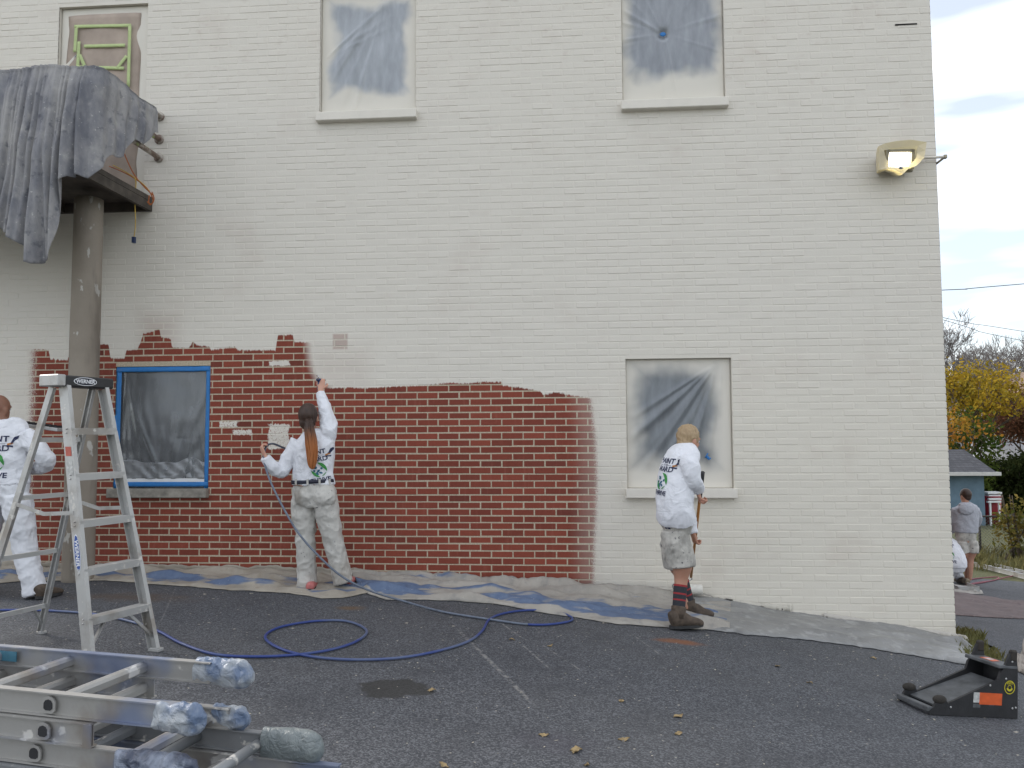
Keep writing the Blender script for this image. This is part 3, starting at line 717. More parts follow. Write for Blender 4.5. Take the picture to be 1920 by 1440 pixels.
def m_wrap():
    n = N('yellowed_film'); v = n.obj(); d = n.n('ShaderNodeBsdfDiffuse'); n.put(d.inputs[0], n.mix(n.noise(9, 3, v), (.70, .67, .56), (.78, .76, .70)))
    t = n.n('ShaderNodeBsdfTranslucent'); n.put(t.inputs[0], (.88, .74, .36)); tr = n.n('ShaderNodeBsdfTransparent')
    a = n.n('ShaderNodeMixShader'); n.put(a.inputs[0], .45); n.t.links.new(d.outputs[0], a.inputs[1]); n.t.links.new(t.outputs[0], a.inputs[2])
    b = n.n('ShaderNodeMixShader'); n.put(b.inputs[0], .18); n.t.links.new(a.outputs[0], b.inputs[1]); n.t.links.new(tr.outputs[0], b.inputs[2]); return n.done(b.outputs[0])
# open bag: ring outline in front, gathering to the wall
ring = [(-.205, .11), (-.15, .135), (-.05, .15), (.08, .155), (.235, .13), (.215, .05), (.20, -.02), (.13, -.085), (.06, -.11), (.0, -.165), (-.06, -.125), (-.13, -.11), (-.215, -.12), (-.21, 0)]
inner = [(-.15, .07), (-.1, .085), (-.02, .09), (.06, .095), (.15, .1), (.145, .04), (.13, -.01), (.1, -.05), (.05, -.075), (.0, -.09), (-.06, -.08), (-.1, -.05), (-.13, -.02), (-.145, .03)]
m = MB(); nr = len(ring)
layers = [(inner, -.07, 1.0), (ring, -.085, .98), (ring, -.04, .96), (ring, .06, .84), (ring, .152, .62)]
for li, (rg, yy, k) in enumerate(layers):
    for i, (a, b) in enumerate(rg): m.v.append((a*k+.008*nzf(i, li, 1.3, 2), yy+.018*nzf(i*1.7, li, 1.1, 5), b*k+.008*nzf(i, li, 1.9, 3)))
for li in range(len(layers)-1):
    for i in range(nr): a = li*nr+i; b = li*nr+(i+1) % nr; m.f.append((a, b, b+nr, a+nr))
m.build('plastic_wrap', m_wrap(), lamp)
m = MB(); m.ell((-.02, -.10, -.108), (.02, .01, .014)); m.build('wire_nut', simple('grey_nut', (.16, .18, .22), .5, 0, .1, 9, 0), lamp, True)
pa = U(1735, 296, -.06); pb = U(1772, 294, -.06); pcb = U(1757, 306, -.02)
pipe = empty('pipe_bracket', pa); tag(pipe, 'thin painted pipe bracket poking past the wall corner beside the floodlight', 'bracket')
m = MB(); m.tube([(-.05, .0, 0), pb-pa], .013, 10); m.build('pipe', MAT_CREAM, pipe, True)
m = MB(); m.tube([pb-pa, pcb-pa+Vector((0, .06, 0))], .010, 8); m.build('brace', MAT_METAL, pipe, True)
m = MB(); m.tube([(-.05, 0, 0), (-.05, .058, 0)], .012, 8); m.build('standoff', MAT_CREAM, pipe, True)
m = MB(); m.box(pb-pa, (.03, .035, .035)); m.build('end_cap', MAT_METAL, pipe, bevel=.005)

# ================================================================== DROP CLOTHS ALONG THE WALL
def m_canvas(name, base, stain, blue_amt, seed, plastic=False):
    n = N(name); p = n.pos(); x, y, z = n.xyz(p); o = n.comb(x, n.math('ADD', y, seed), 0.0)
    c = n.mix(n.step(n.noise(3, 5, o), .3, .7), tuple(v*.75 for v in base), base); c = n.mix(n.math('MULTIPLY', n.step(n.noise(9, 5, o), .52, .7), .55), c, stain)
    av = n.n('ShaderNodeAttribute', attribute_name='cloth_v').outputs['Fac']; band = n.math('MULTIPLY', n.step(av, .35, .58), n.step(av, .96, .84))
    b = n.step(n.math('ADD', n.noise(1.5, 4, n.vscale(o, (.5, 2.2, 1)), .6), n.math('ADD', n.math('MULTIPLY', band, .22), blue_amt-.13)), .53, .60)
    c = n.mix(n.math('MULTIPLY', b, .9), c, n.mix(n.noise(12, 4, o), (.035, .07, .17), (.13, .19, .29)))
    c = n.mix(n.step(n.noise(60, 3, o), .69, .72), c, (.5, .49, .46))
    nb = n.bump(n.math('ADD', n.noise(18, 5, o, .6), n.math('MULTIPLY', n.noise(200, 2, o), .1)), .5, .02)
    return n.done(n.bsdf(c, .45 if plastic else .88, 0, nb))
def ground_cloth(upper, lower, mat, label, group=None, dz=.012, amp=.016, nu=150, nv=22, seed=0, name='drop_cloth', atwall=True, curl=.0, hemroll=.004):
    UPP = [GR(*p) for p in upper]; LO = [GR(*p) for p in lower]
    def at(P, t):
        L_ = [0]
        for a, b in zip(P, P[1:]): L_.append(L_[-1]+(Vector((b.x-a.x, b.y-a.y, 0))).length)
        d = t*L_[-1]
        for i in range(len(P)-1):
            if d <= L_[i+1] or i == len(P)-2:
                k = (d-L_[i])/max(1e-6, L_[i+1]-L_[i]); return P[i].lerp(P[i+1], min(1, k))
    def fn(u, v):
        a = at(UPP, u); b = at(LO, u)
        jit = .02*nzf(u*9, v, 3, seed)
        p = a.lerp(b, v*.9)
        x, y = p.x+jit*.5, p.y+.03*nzf(u*14, v*2, 2, seed+3)*(v > .02)
        if atwall: y = min(y, -.012)
        q = Vector((x*2.2, y*6, seed)); h = amp*(abs(noise.noise(q))*2.0+.6*noise.noise(Vector((x*7, y*16, seed+1))))
        rid = amp*2.2*max(0, noise.noise(Vector((x*1.3+y*3, y*7-x*.5, seed+5)))-.12)*2
        e = hemroll*fold(v-.97, .03)+curl*fold(v, .10)
        climb = (.05*max(0, 1-v/.12)**2+.02*abs(nzf(u*20, 0, 2, seed)))*(1 if atwall and v < .12 else 0)
        return (x, y, g(x, y)+.004+(dz+max(0, h)+rid)*(1-max(0, (v-.78)/.22)**2)+e+climb)
    m = MB(); m.grid(fn, nu, nv); o = m.build(name, mat, None, True); at_ = o.data.attributes.new('cloth_v', 'FLOAT', 'POINT'); at_.data.foreach_set('value', [j/nv for j in range(nv+1) for i in range(nu+1)]); o.modifiers.new('thick', 'SOLIDIFY').thickness = .003
    return tag(o, label, 'drop cloth', group)
ground_cloth([(-60, 1066), (0, 1066), (140, 1068), (300, 1071), (560, 1077), (660, 1082), (712, 1086)], [(-60, 1092), (0, 1098), (60, 1092), (140, 1094), (200, 1092), (260, 1098), (330, 1103), (430, 1112), (540, 1118), (600, 1129), (640, 1128), (690, 1116)], m_canvas('canvas_tan', (.36, .325, .27), (.24, .20, .15), -.005, 1.3), 'tan canvas drop cloth with blue stain under the spray painter', amp=.032, nu=260, nv=34, seed=2)
ground_cloth([(655, 1084), (760, 1088), (900, 1097), (1030, 1106), (1130, 1114), (1240, 1124), (1330, 1133), (1372, 1138)], [(678, 1112), (720, 1131), (770, 1130), (850, 1132), (930, 1138), (1020, 1157), (1080, 1166), (1150, 1178), (1260, 1186), (1368, 1191)], m_canvas('canvas_blue', (.37, .345, .305), (.20, .195, .19), .035, 4.1), 'long canvas drop cloth streaked blue below the bare red brick', dz=.018, amp=.030, nu=260, nv=34, seed=5)
ground_cloth([(1300, 1132), (1390, 1141), (1470, 1149), (1530, 1159), (1600, 1170), (1700, 1190), (1800, 1214), (1842, 1236)], [(1312, 1186), (1400, 1198), (1500, 1206), (1600, 1218), (1700, 1233), (1790, 1247), (1838, 1254)], m_canvas('grey_plastic', (.25, .25, .245), (.40, .40, .39), -.2, 7.7, True), 'grey paint-smeared plastic sheeting with a rolled edge running to the wall corner', dz=.03, amp=.014, nu=170, seed=8, atwall=False, curl=.035)
ground_cloth([(1305, 1126), (1400, 1134), (1452, 1140), (1470, 1146)], [(1302, 1138), (1400, 1146), (1450, 1150), (1478, 1153)], simple('cream_paper', (.52, .49, .42), .8, 0, .1, 9, .2), 'cream-spattered strip of paper against the wall beside the roller painter', dz=.02, amp=.01, nu=50, nv=8, seed=11, name='masking_paper')
ground_cloth([(1530, 1157), (1600, 1162), (1700, 1182), (1780, 1200), (1815, 1212)], [(1540, 1166), (1600, 1173), (1700, 1193), (1790, 1214), (1832, 1226)], simple('cream_paper2', (.50, .47, .42), .8, 0, .1, 9, .2), 'cream-spattered paper strip under the rolled plastic at the wall corner', dz=.02, amp=.012, nu=70, nv=8, seed=12, name='masking_paper')

# ================================================================== STEPLADDER
def m_alu(name, dirt=(.20, .16, .12), blue=0.0, base=(.50, .50, .49), metal=.55):
    n = N(name); v = n.obj(); c = n.mix(n.noise(6, 4, v), tuple(k*.8 for k in base), base)
    c = n.mix(n.math('MULTIPLY', n.step(n.noise(4, 5, v), .5, .7), .6), c, dirt); pm = n.step(n.noise(13, 4, v), .62, .67); c = n.mix(pm, c, (.55, .53, .49))
    if blue: bm_ = n.step(n.noise(1.7, 4, v), .62-blue, .74-blue); c = n.mix(n.math('MULTIPLY', bm_, .65), c, (.12, .18, .34))
    return n.done(n.bsdf(c, .48, n.math('MULTIPLY', n.math('SUBTRACT', 1.0, pm), metal), n.bump(n.noise(80, 3, v), .12, .004)))
MAT_ALU = m_alu('ladder_aluminium'); MAT_BLACKP = simple('black_plastic', (.02, .02, .022), .5, 0, .3, 15, .15); MAT_INK = simple('black_ink', (.015, .017, .03), .7, 0, .1, 9, 0)
def text_mesh(txt, size, bold=0.0):
    cu = bpy.data.curves.new('t', 'FONT'); cu.body = txt; cu.size = size; cu.align_x = 'CENTER'; cu.align_y = 'CENTER'; cu.offset = bold; cu.resolution_u = 3
    o = bpy.data.objects.new('t', cu); COL.objects.link(o); dg = bpy.context.evaluated_depsgraph_get(); me = bpy.data.meshes.new_from_object(o.evaluated_get(dg))
    bpy.data.objects.remove(o); bpy.data.curves.remove(cu); return me
def text_on(name, txt, size, c, rx, ux, mat, parent, bold=.002, sx=1.0):
    me = text_mesh(txt, size, bold); rx = Vector(rx); ux = Vector(ux); c = Vector(c)
    for v in me.vertices: v.co = c+rx*(v.co.x*sx)+ux*v.co.y
    me.materials.clear(); return link(name, me, mat, parent)
FRf = GR(292, 1221); RRf = GR(78, 1188); bk = RRf-FRf; bk.z = 0; SL = bk.length; bk.normalize(); pl_ = Vector((bk.y, -bk.x, 0)); pl_ = -pl_ if pl_.y > 0 else pl_
W0 = .50
FLf = FRf+pl_*W0; RLf = RRf+pl_*W0
for q in (FLf, RLf): q.z = g(q.x, q.y)
lad = empty('stepladder', (FRf+RLf)/2); tag(lad, 'aluminium stepladder standing open on the asphalt before the concrete column', 'stepladder')
S0 = Vector(lad.location); HT = FRf.z+1.70; ctr = (FRf+FLf)/2+bk*SL*.43; ctr.z = HT
def tp(sd_, fb): return ctr+pl_*(.155*sd_)+bk*(.05*fb)
front = [(FRf, tp(-1, -1)), (FLf, tp(1, -1))]; rear = [(RRf, tp(-1, 1.1)), (RLf, tp(1, 1.1))]
def chan(a, b, d, w, inward, fl=.006):
    pts = [(0, -d/2), (w*inward, -d/2), (w*inward, -d/2+fl), (fl*inward, -d/2+fl), (fl*inward, d/2-fl), (w*inward, d/2-fl), (w*inward, d/2), (0, d/2)]
    if inward < 0: pts = pts[::-1]
    m = MB(); m.prof(a, b, pts, bk); return m
for i, (a, b) in enumerate(front):
    o = chan(a-S0+Vector((0, 0, .02)), b-S0, .075, .028, 1 if i == 0 else -1).build('front_rail', MAT_ALU, lad)
    m = MB(); m.box(a-S0+Vector((0, 0, .012)), (.09, .05, .024), Matrix.Rotation(math.atan2(bk.y, bk.x), 3, 'Z')); m.build('foot', MAT_ALU, lad, bevel=.004)
for i, (a, b) in enumerate(rear):
    chan(a-S0+Vector((0, 0, .015)), b-S0, .045, .022, 1 if i == 0 else -1).build('rear_rail', MAT_ALU, lad)
    m = MB(); m.box(a-S0+Vector((0, 0, .01)), (.06, .04, .02), Matrix.Rotation(math.atan2(bk.y, bk.x), 3, 'Z')); m.build('foot', MAT_ALU, lad, bevel=.004)
for k in range(1, 6):
    t = k/6.0+.005
    a = front[0][0].lerp(front[0][1], t)-S0; b = front[1][0].lerp(front[1][1], t)-S0
    m = MB(); u = bk; d = (b-a).normalized()
    pts = [(-.042, .012), (.042, .012), (.042, -.03), (.036, -.03), (.036, .006), (-.036, .006), (-.036, -.03), (-.042, -.03)]
    m.prof(a+d*.006, b-d*.006, [(x_, z_) for x_, z_ in pts]); m.build('step', MAT_ALU, lad)
    for q, s_ in ((a, 1), (b, -1)):
        for dz_ in (-.018, .006):
            m = MB(); m.ell(q+d*(-s_*.002)+Vector((0, 0, dz_)), (.006, .006, .006), 8, 5); m.build('rivet', MAT_ALU, lad, True)
for k, t in enumerate((.12, .35, .58, .80)):
    a = rear[0][0].lerp(rear[0][1], t)-S0; b = rear[1][0].lerp(rear[1][1], t)-S0
    m = MB(); m.beam(a, b, .02, .03); m.build('rear_bar', MAT_ALU, lad)
# braces
for i in (0, 1):
    a = front[i][0].lerp(front[i][1], .02)-S0; b = front[0][0].lerp(front[1][0], .5).lerp(front[0][1].lerp(front[1][1], .5), 1/6.0)-S0
    e_ = front[i][0].lerp(front[i][1], .055)-S0; f_ = front[i][0].lerp(front[1-i][0], .34).lerp(front[i][1].lerp(front[1-i][1], .34), .165)-S0
    m = MB(); m.beam(e_, f_, .016, .016); m.build('brace', MAT_ALU, lad)
    e_ = rear[i][0].lerp(rear[i][1], .03)-S0; f_ = rear[i][0].lerp(rear[1-i][0], .22).lerp(rear[i][1].lerp(rear[1-i][1], .22), .12)-S0
    m = MB(); m.beam(e_, f_, .016, .012); m.build('brace', MAT_ALU, lad)
    a = front[i][0].lerp(front[i][1], .54)-S0; b = rear[i][0].lerp(rear[i][1], .56)-S0; mid = (a+b)/2-Vector((0, 0, .035))
    m = MB(); m.beam(a, mid, .006, .024); m.beam(mid, b, .006, .024); m.build('spreader', MAT_ALU, lad)
# top cap
rzm = Matrix(((-pl_.x, bk.x, 0), (-pl_.y, bk.y, 0), (0, 0, 1)))
m = MB(); m.box(ctr-S0+Vector((0, 0, .035)), (.40, .16, .07), rzm); m.build('top_cap', MAT_BLACKP, lad, bevel=.008)
m = MB(); m.box(ctr-S0+pl_*.19+Vector((0, 0, .036)), (.06, .168, .074), rzm); m.build('cap_end', MAT_ALU, lad, bevel=.006)
MAT_WHITEINK = simple('white_ink', (.75, .76, .78), .6, 0, .05, 9, 0); MAT_BLUEINK = simple('blue_ink', (.03, .08, .30), .5, 0, .1, 9, 0)
def ellipse(name, c, rx, ux, a, b, mat, parent, seg=28):
    m = MB(); c = Vector(c); m.add([c+Vector(rx)*(a*math.cos(2*math.pi*k/seg))+Vector(ux)*(b*math.sin(2*math.pi*k/seg)) for k in range(seg)], [tuple(range(seg))]); return m.build(name, mat, parent)
fc = ctr-S0-bk*.0815+Vector((0, 0, .036)); rr = -pl_
ellipse('badge', fc-rr*.02, rr, (0, 0, 1), .085, .027, MAT_WHITEINK, lad); ellipse('badge', fc-rr*.02-bk*.001, rr, (0, 0, 1), .079, .023, MAT_INK, lad); text_on('lettering', 'WERNER', .034, fc-rr*.02-bk*.002, rr, (0, 0, 1), MAT_WHITEINK, lad, .001)
# oval maker's badge down the left rail
a, b = front[1]; ax = (b-a).normalized(); mid = a.lerp(b, .40)-S0; nrm = ax.cross(pl_).normalized(); nrm = -nrm if nrm.dot(FW) > 0 else nrm
bc = mid+nrm*.0385-pl_*.012
out_ = pl_.copy(); bc2 = mid+out_*.0015
ellipse('badge', bc2, ax, bk, .115, .026, MAT_WHITEINK, lad); ellipse('badge', bc2+out_*.001, ax, bk, .108, .022, MAT_BLUEINK, lad); text_on('lettering', 'WERNER', .040, bc2+out_*.002, -ax, -bk, MAT_WHITEINK, lad, .001)
bc3 = mid+nrm*.0385
MAT_REDST = simple('red_sticker', (.45, .10, .07), .6, 0, .2, 25, 0); MAT_WST = simple('worn_sticker', (.5, .5, .48), .7, 0, .35, 40, 0)
for t_, mt, hh in ((.76, MAT_REDST, .06), (.70, MAT_WST, .09)):
    q = a.lerp(b, t_)-S0+out_*.0018; m = MB(); m.add([q+ax*(i_*hh/2)+bk*(j_*.025) for i_, j_ in ((-1, -1), (1, -1), (1, 1), (-1, 1))], [(0, 1, 2, 3)]); m.build('sticker', mt, lad)
a, b = front[0]; q = a.lerp(b, .86)-S0; m = MB(); m.beam(q-ax*.05, q+ax*.05, .004, .078, bk); m.build('blue_tape', MAT_BLUE, lad, loc=-pl_*.002)

# ================================================================== EXTENSION LADDERS STACKED ON SAWHORSES
TD = Vector((.861, -.162, 0)).normalized(); ND = Vector((-TD.y, TD.x, 0)); NEAR0 = Vector((-1.731, -5.301, 0)); RW = .405
def pxof(P):
    d = P-CAM; k = d.dot(FW); return 960+F_PX*d.dot(RT)/k
def s_at(px, far, z):
    lo, hi = -3.0, 4.0
    for _ in range(40):
        mid = (lo+hi)/2; P = NEAR0+TD*mid+ND*(RW if far else 0); P.z = z
        if pxof(P) < px: lo = mid
        else: hi = mid
    return lo
def I_prof(h, fl=.026, t=.0045): return [(-fl/2, -h/2), (fl/2, -h/2), (fl/2, -h/2+t), (t/2, -h/2+t), (t/2, h/2-t), (fl/2, h/2-t), (fl/2, h/2), (-fl/2, h/2), (-fl/2, h/2-t), (-t/2, h/2-t), (-t/2, -h/2+t), (-fl/2, -h/2+t)]
MAT_ALU2 = m_alu('paint_stained_aluminium', (.20, .155, .115), .14, (.44, .43, .41)); MAT_ALU3 = m_alu('dull_aluminium', (.12, .12, .12), .08, (.30, .31, .32), .4)
MAT_HOLE_SHADE = simple('hollow_shade', (.02, .02, .022), .8, 0, .2, 9, 0)
def m_mitt(c1, c2):
    n = N('wrapped_end'); v = n.obj(); c = n.mix(n.step(n.noise(11, 5, v), .38, .62), c1, c2); return n.done(n.bsdf(c, .3, 0, n.bump(n.noise(24, 4, v, .6, .8), .8, .02), Transmission_Weight=.25))
MITT_B = m_mitt((.15, .21, .33), (.46, .49, .52)); MITT_G = m_mitt((.20, .23, .235), (.27, .30, .30)); MITT_D = m_mitt((.06, .075, .12), (.32, .36, .45))
def mitt(P, ln, h, w, mat, parent, seed, tail=True, am=.011):
    am = .0018 if mat is MITT_G else am
    m = MB(); m.tube([tuple(P-TD*.075)+(w*.34, h*.53), tuple(P-TD*.03)+(w*.36, h*.54), tuple(P+TD*ln*.3)+(w*.46, h*.58), tuple(P+TD*ln*.75)+(w*.46, h*.54), tuple(P+TD*ln*.95)+(w*.34, h*.40), tuple(P+TD*(ln+.008))+(w*.14, h*.16)], 0, 14, ref=ND, sub=4)
    def dsp(c, nn): return am*.8*noise.noise(Vector((c.x*14+seed, c.y*14, c.z*20)))+am*1.3*(.3-abs(noise.noise(Vector((c.x*26+c.z*18, c.y*22+seed, c.z*20-c.x*14)))))
    return remesh('wrapped_end', m, .005, mat, parent, 1, dsp)
def section(level, s_end_near, s_end_far, s0, phase, parent, mat, d=.0):
    z = level-.036
    for far, se in ((0, s_end_near), (1, s_end_far)):
        a = NEAR0+TD*s0+ND*(RW*far+d*(1 if not far else -1)); b = NEAR0+TD*se+ND*(RW*far+d*(1 if not far else -1)); a.z = b.z = z
        m = MB(); m.prof(a-E0, b-E0, I_prof(.068)); m.build('side_rail', mat, parent)
    s_ = phase
    while s_ > s0+.1: s_ -= .305
    s_ += .305
    while s_ < min(s_end_near+.0, s_end_far)-.03:
        a = NEAR0+TD*s_+ND*(-.010+d); b = NEAR0+TD*s_+ND*(RW+.010-d); a.z = b.z = z
        m = MB(); Dp = [(-.018, -.012), (-.010, -.018), (.010, -.018), (.018, -.012), (.018, .006), (.012, .015), (0, .019), (-.012, .015), (-.018, .006)]
        m.prof(a-E0, b-E0, Dp); r_ = m.build('rung', mat, parent)
        m = MB(); m.prof(a-E0-ND*.004, a-E0+ND*.001, [(x_*1.35, z_*1.35) for x_, z_ in Dp]); m.build('rung_collar', mat, r_)
        m = MB(); m.prof(a-E0-ND*.0055, a-E0-ND*.003, [(x_*.86, z_*.86) for x_, z_ in Dp]); m.build('rung_hollow_shade', MAT_HOLE_SHADE, r_)  # near-black plug in place of the hollow, its inner shade put into the colour
        s_ += .305
    return z
def ext_ladder(label, lv, ends, phases, mats, mitts):
    global E0
    e = empty('extension_ladder', NEAR0+Vector((0, 0, lv-.145))); E0 = Vector(e.location); tag(e, label, 'ladder', 'extension ladders stacked flat'); 
    for k in (0, 1):
        z_ = section(lv-.0715*k, ends[k][0], ends[k][1], -1.35, phases[k], e, mats[k], .012 if k == 0 else 0.0)
    for (px, py, far, k, ln, h, w, mt, seed) in mitts:
        z_ = lv-.036-.0715*k; P = NEAR0+TD*s_at(px, far, z_)+ND*(RW*far); P.z = z_; mitt(P-E0, ln, h, w, mt, e, seed)
    return e
z1, z2, z3, z4 = .75, .6785, .607, .5355
A = ext_ladder('top extension ladder of the stack, blue-white wrapped rail ends', .75, ((s_at(330, 0, z1), s_at(402, 1, z1)), (s_at(176, 0, z2), s_at(290, 1, z2))), (s_at(92, 0, z1), s_at(88, 0, z2)), (MAT_ALU2, MAT_ALU2),
    [(332, 0, 0, 0, .085, .075, .05, MITT_B, 1), (404, 0, 1, 0, .135, .08, .055, MITT_B, 9)])
m = MB(); P = NEAR0+TD*s_at(172, 0, z2)-ND*.016; P.z = z2-.036; m.box(P-E0, (.028, .004, .066), Matrix.Rotation(math.atan2(TD.y, TD.x), 3, 'Z')); m.build('end_plate', MAT_ALU2, A)
P = NEAR0+TD*s_at(28, 1, .73)+ND*(RW-.0155-.012); P.z = .75-.034; m = MB(); m.box(P-E0, (.075, .003, .035), Matrix.Rotation(math.atan2(TD.y, TD.x), 3, 'Z')); m.build('blue_label', simple('teal_label', (.05, .16, .22), .6, 0, .2, 30, 0), A)
B = ext_ladder('second extension ladder of the stack, with one large grey rubber end mitt', .607, ((s_at(300, 0, z3), s_at(436, 1, z3)), (s_at(140, 0, z4), s_at(530, 1, z4))), (s_at(65, 0, z3), s_at(62, 0, z4)), (MAT_ALU2, MAT_ALU3),
    [(262, 0, 0, 0, .19, .075, .055, MITT_D, 4), (440, 0, 1, 0, .05, .075, .045, MITT_B, 7), (532, 0, 1, 1, .135, .098, .075, MITT_G, 12)])
for s_r in (.0, .24):
    a = NEAR0+TD*(s_at(490, 1, z4)-s_r); b = a+ND*RW; a.z = b.z = z4-.036; m = MB(); m.tube([a-E0, b-E0], .018, 10); m.build('rung', MAT_ALU3, B, True)
Cc = ext_ladder('lowest extension ladder of the stack, resting on the sawhorses', .464, ((s_at(330, 0, .46), s_at(640, 1, .46)), (s_at(300, 0, .39), s_at(560, 1, .39))), (s_at(100, 0, .46), s_at(90, 0, .39)), (MAT_ALU2, MAT_ALU3), [])
MAT_WOOD = simple('raw_timber', (.34, .23, .13), .8, 0, .25, 8, .3)
for sx, lb in ((-.95, 'timber sawhorse under the far end of the ladder stack'), (.25, 'timber sawhorse under the wrapped end of the ladder stack')):
    c = NEAR0+TD*sx+ND*(RW/2); zt = .464-.0715-.072-.002; sh = empty('sawhorse', (c.x, c.y, g(c.x, c.y))); tag(sh, lb, 'sawhorse', 'sawhorses'); hh = zt-g(c.x, c.y)
    m = MB(); m.beam(ND*-.33+Vector((0, 0, hh-.035)), ND*.33+Vector((0, 0, hh-.035)), .04, .07); m.build('beam', MAT_WOOD, sh)
    for i in (-1, 1):
        for j in (-1, 1):
            ft = ND*(i*.33)+TD*(j*.16); w_ = c+ft
            m = MB(); m.beam(ND*(i*.27)+TD*(j*.03)+Vector((0, 0, hh-.03)), ft+Vector((0, 0, g(w_.x, w_.y)-g(c.x, c.y)+.005)), .035, .06); m.build('leg', MAT_WOOD, sh)

# ================================================================== LADDER LEVELLING TOOL
ta = GR(1712, 1314); tb = GR(1906, 1348)
# frame of the tool on the sloping asphalt
noseN = GR(1748, 1341); tx = (tb-noseN); TL = tx.length; tx.normalize(); ty = Vector((-tx.y, tx.x, 0)).normalized(); tz = tx.cross(ty)
tool = empty('ladder_leveler', noseN); tag(tool, 'black wedge-shaped ladder levelling tool with orange sticker on the asphalt', 'tool')
tool.matrix_world = Matrix(((tx.x, ty.x, tz.x, noseN.x), (tx.y, ty.y, tz.y, noseN.y), (tx.z, ty.z, tz.z, noseN.z+.004), (0, 0, 0, 1)))
TW = .245
k_ = TL/.62
prof = [(0, 0), (-.035, .012), (.0, .045), (.03, .09), (.075, .105), (.09, .085), (.10, .07), (.46, .225), (.475, .275), (.50, .30), (.535, .385), (.565, .40), (.585, .385), (.60, .30), (.62, 0)]
for yy, nm in ((0, 'side_plate'), (TW, 'side_plate')):
    m = MB(); n_ = len(prof)
    m.add([(x_*k_, yy-.008, z_) for x_, z_ in prof]+[(x_*k_, yy+.008, z_) for x_, z_ in prof], [tuple(range(n_)), tuple(range(2*n_-1, n_-1, -1))]+[(i, n_+i, n_+(i+1) % n_, (i+1) % n_) for i in range(n_)])
    m.build(nm, MAT_BLACKP, tool)
MAT_TREAD = simple('worn_tread', (.10, .105, .11), .6, .2, .4, 12, .3); MAT_RUB = simple('rubber_pad', (.035, .03, .025), .9, 0, .3, 30, .5)
m = MB(); m.beam((.05*k_, TW/2, .042), (.50*k_, TW/2, .20), TW-.018, .012); m.build('tread', MAT_TREAD, tool)
m = MB(); m.box((.53*k_, TW/2, .305), (.145*k_, TW+.02, .022)); m.build('top_step', MAT_TREAD, tool, bevel=.005)
m = MB(); m.beam((-.02*k_, -.004, .03), (-.02*k_, TW+.004, .03), .045, .03); m.build('nose_bar', MAT_TREAD, tool, bevel=.004)
for yy in (0, TW):
    m = MB(); m.ell((.045*k_, yy, .09), (.05, .02, .026)); m.build('rubber_lug', MAT_RUB, tool, True)
    m = MB(); m.box((.565*k_, yy, .375), (.055, .03, .07)); m.build('rubber_lug', MAT_RUB, tool, bevel=.01)
m = MB(); m.box((.60*k_, TW/2, .15), (.012, TW-.018, .28)); m.build('back_plate', MAT_BLACKP, tool)
MAT_OR = simple('orange_sticker', (.62, .10, .02), .5, 0, .15, 30, 0); MAT_YL = simple('yellow_ink', (.55, .48, .02), .6, 0, .1, 30, 0)
def quad(nm, x0, z0, x1, z1, mat, y=-.0095): m = MB(); m.add([(x0, y, z0), (x1, y, z0), (x1, y, z1), (x0, y, z1)], [(0, 1, 2, 3)]); return m.build(nm, mat, tool)
quad('sticker', .33, .075, .50, .145, MAT_OR); quad('sticker_panel', .285, .085, .33, .145, MAT_WST); quad('sticker_print', .405, .072, .445, .12, MAT_TREAD, -.0092); quad('sticker_line', .335, .124, .495, .128, MAT_WST, -.0092); quad('sticker_print', .285, .055, .34, .078, MAT_TREAD, -.0092)
m = MB(); m.add([(.49*k_, TW/2-.05, .318), (.57*k_, TW/2-.03, .318), (.57*k_, TW/2+.06, .318), (.49*k_, TW/2+.05, .318)], [(0, 1, 2, 3)]); m.build('sticker', MAT_OR, tool)
m = MB(); m.add([(.50*k_, TW/2-.02, .3195), (.55*k_, TW/2-.01, .3195), (.55*k_, TW/2+.03, .3195), (.50*k_, TW/2+.03, .3195)], [(0, 1, 2, 3)]); m.build('sticker_print', MAT_WST, tool)
def ringm(c, r0_, r1_, a0=0, a1=2*math.pi, seg=30):
    m = MB(); 
    for i in range(seg+1):
        a = a0+(a1-a0)*i/seg; m.v += [(c[0]+r0_*math.cos(a), c[1], c[2]+r0_*math.sin(a)), (c[0]+r1_*math.cos(a), c[1], c[2]+r1_*math.sin(a))]
    for i in range(seg): m.f.append((2*i, 2*i+1, 2*i+3, 2*i+2))
    return m
cc = (.545*k_, -.0098, .185)
ringm(cc, .036, .041).build('emblem_ring', MAT_YL, tool); ringm(cc, .014, .024, R(195), R(345)).build('emblem_smile', MAT_YL, tool); ringm(cc, .012, .015).build('emblem_ring', MAT_YL, tool)
text_on('emblem_lettering', 'PiViT', .022, (cc[0], cc[1], cc[2]+.024), (1, 0, 0), (0, 0, 1), MAT_YL, tool, .0005)
for (a_, b_) in ((.12, .05), (.40, .19), (.555, .34), (.515, .235), (.575, .06), (.60, .065)):
    m = MB(); m.ell((a_*k_, -.009, b_), (.007, .004, .007), 8, 5); m.build('screw', MAT_ALU, tool, True)

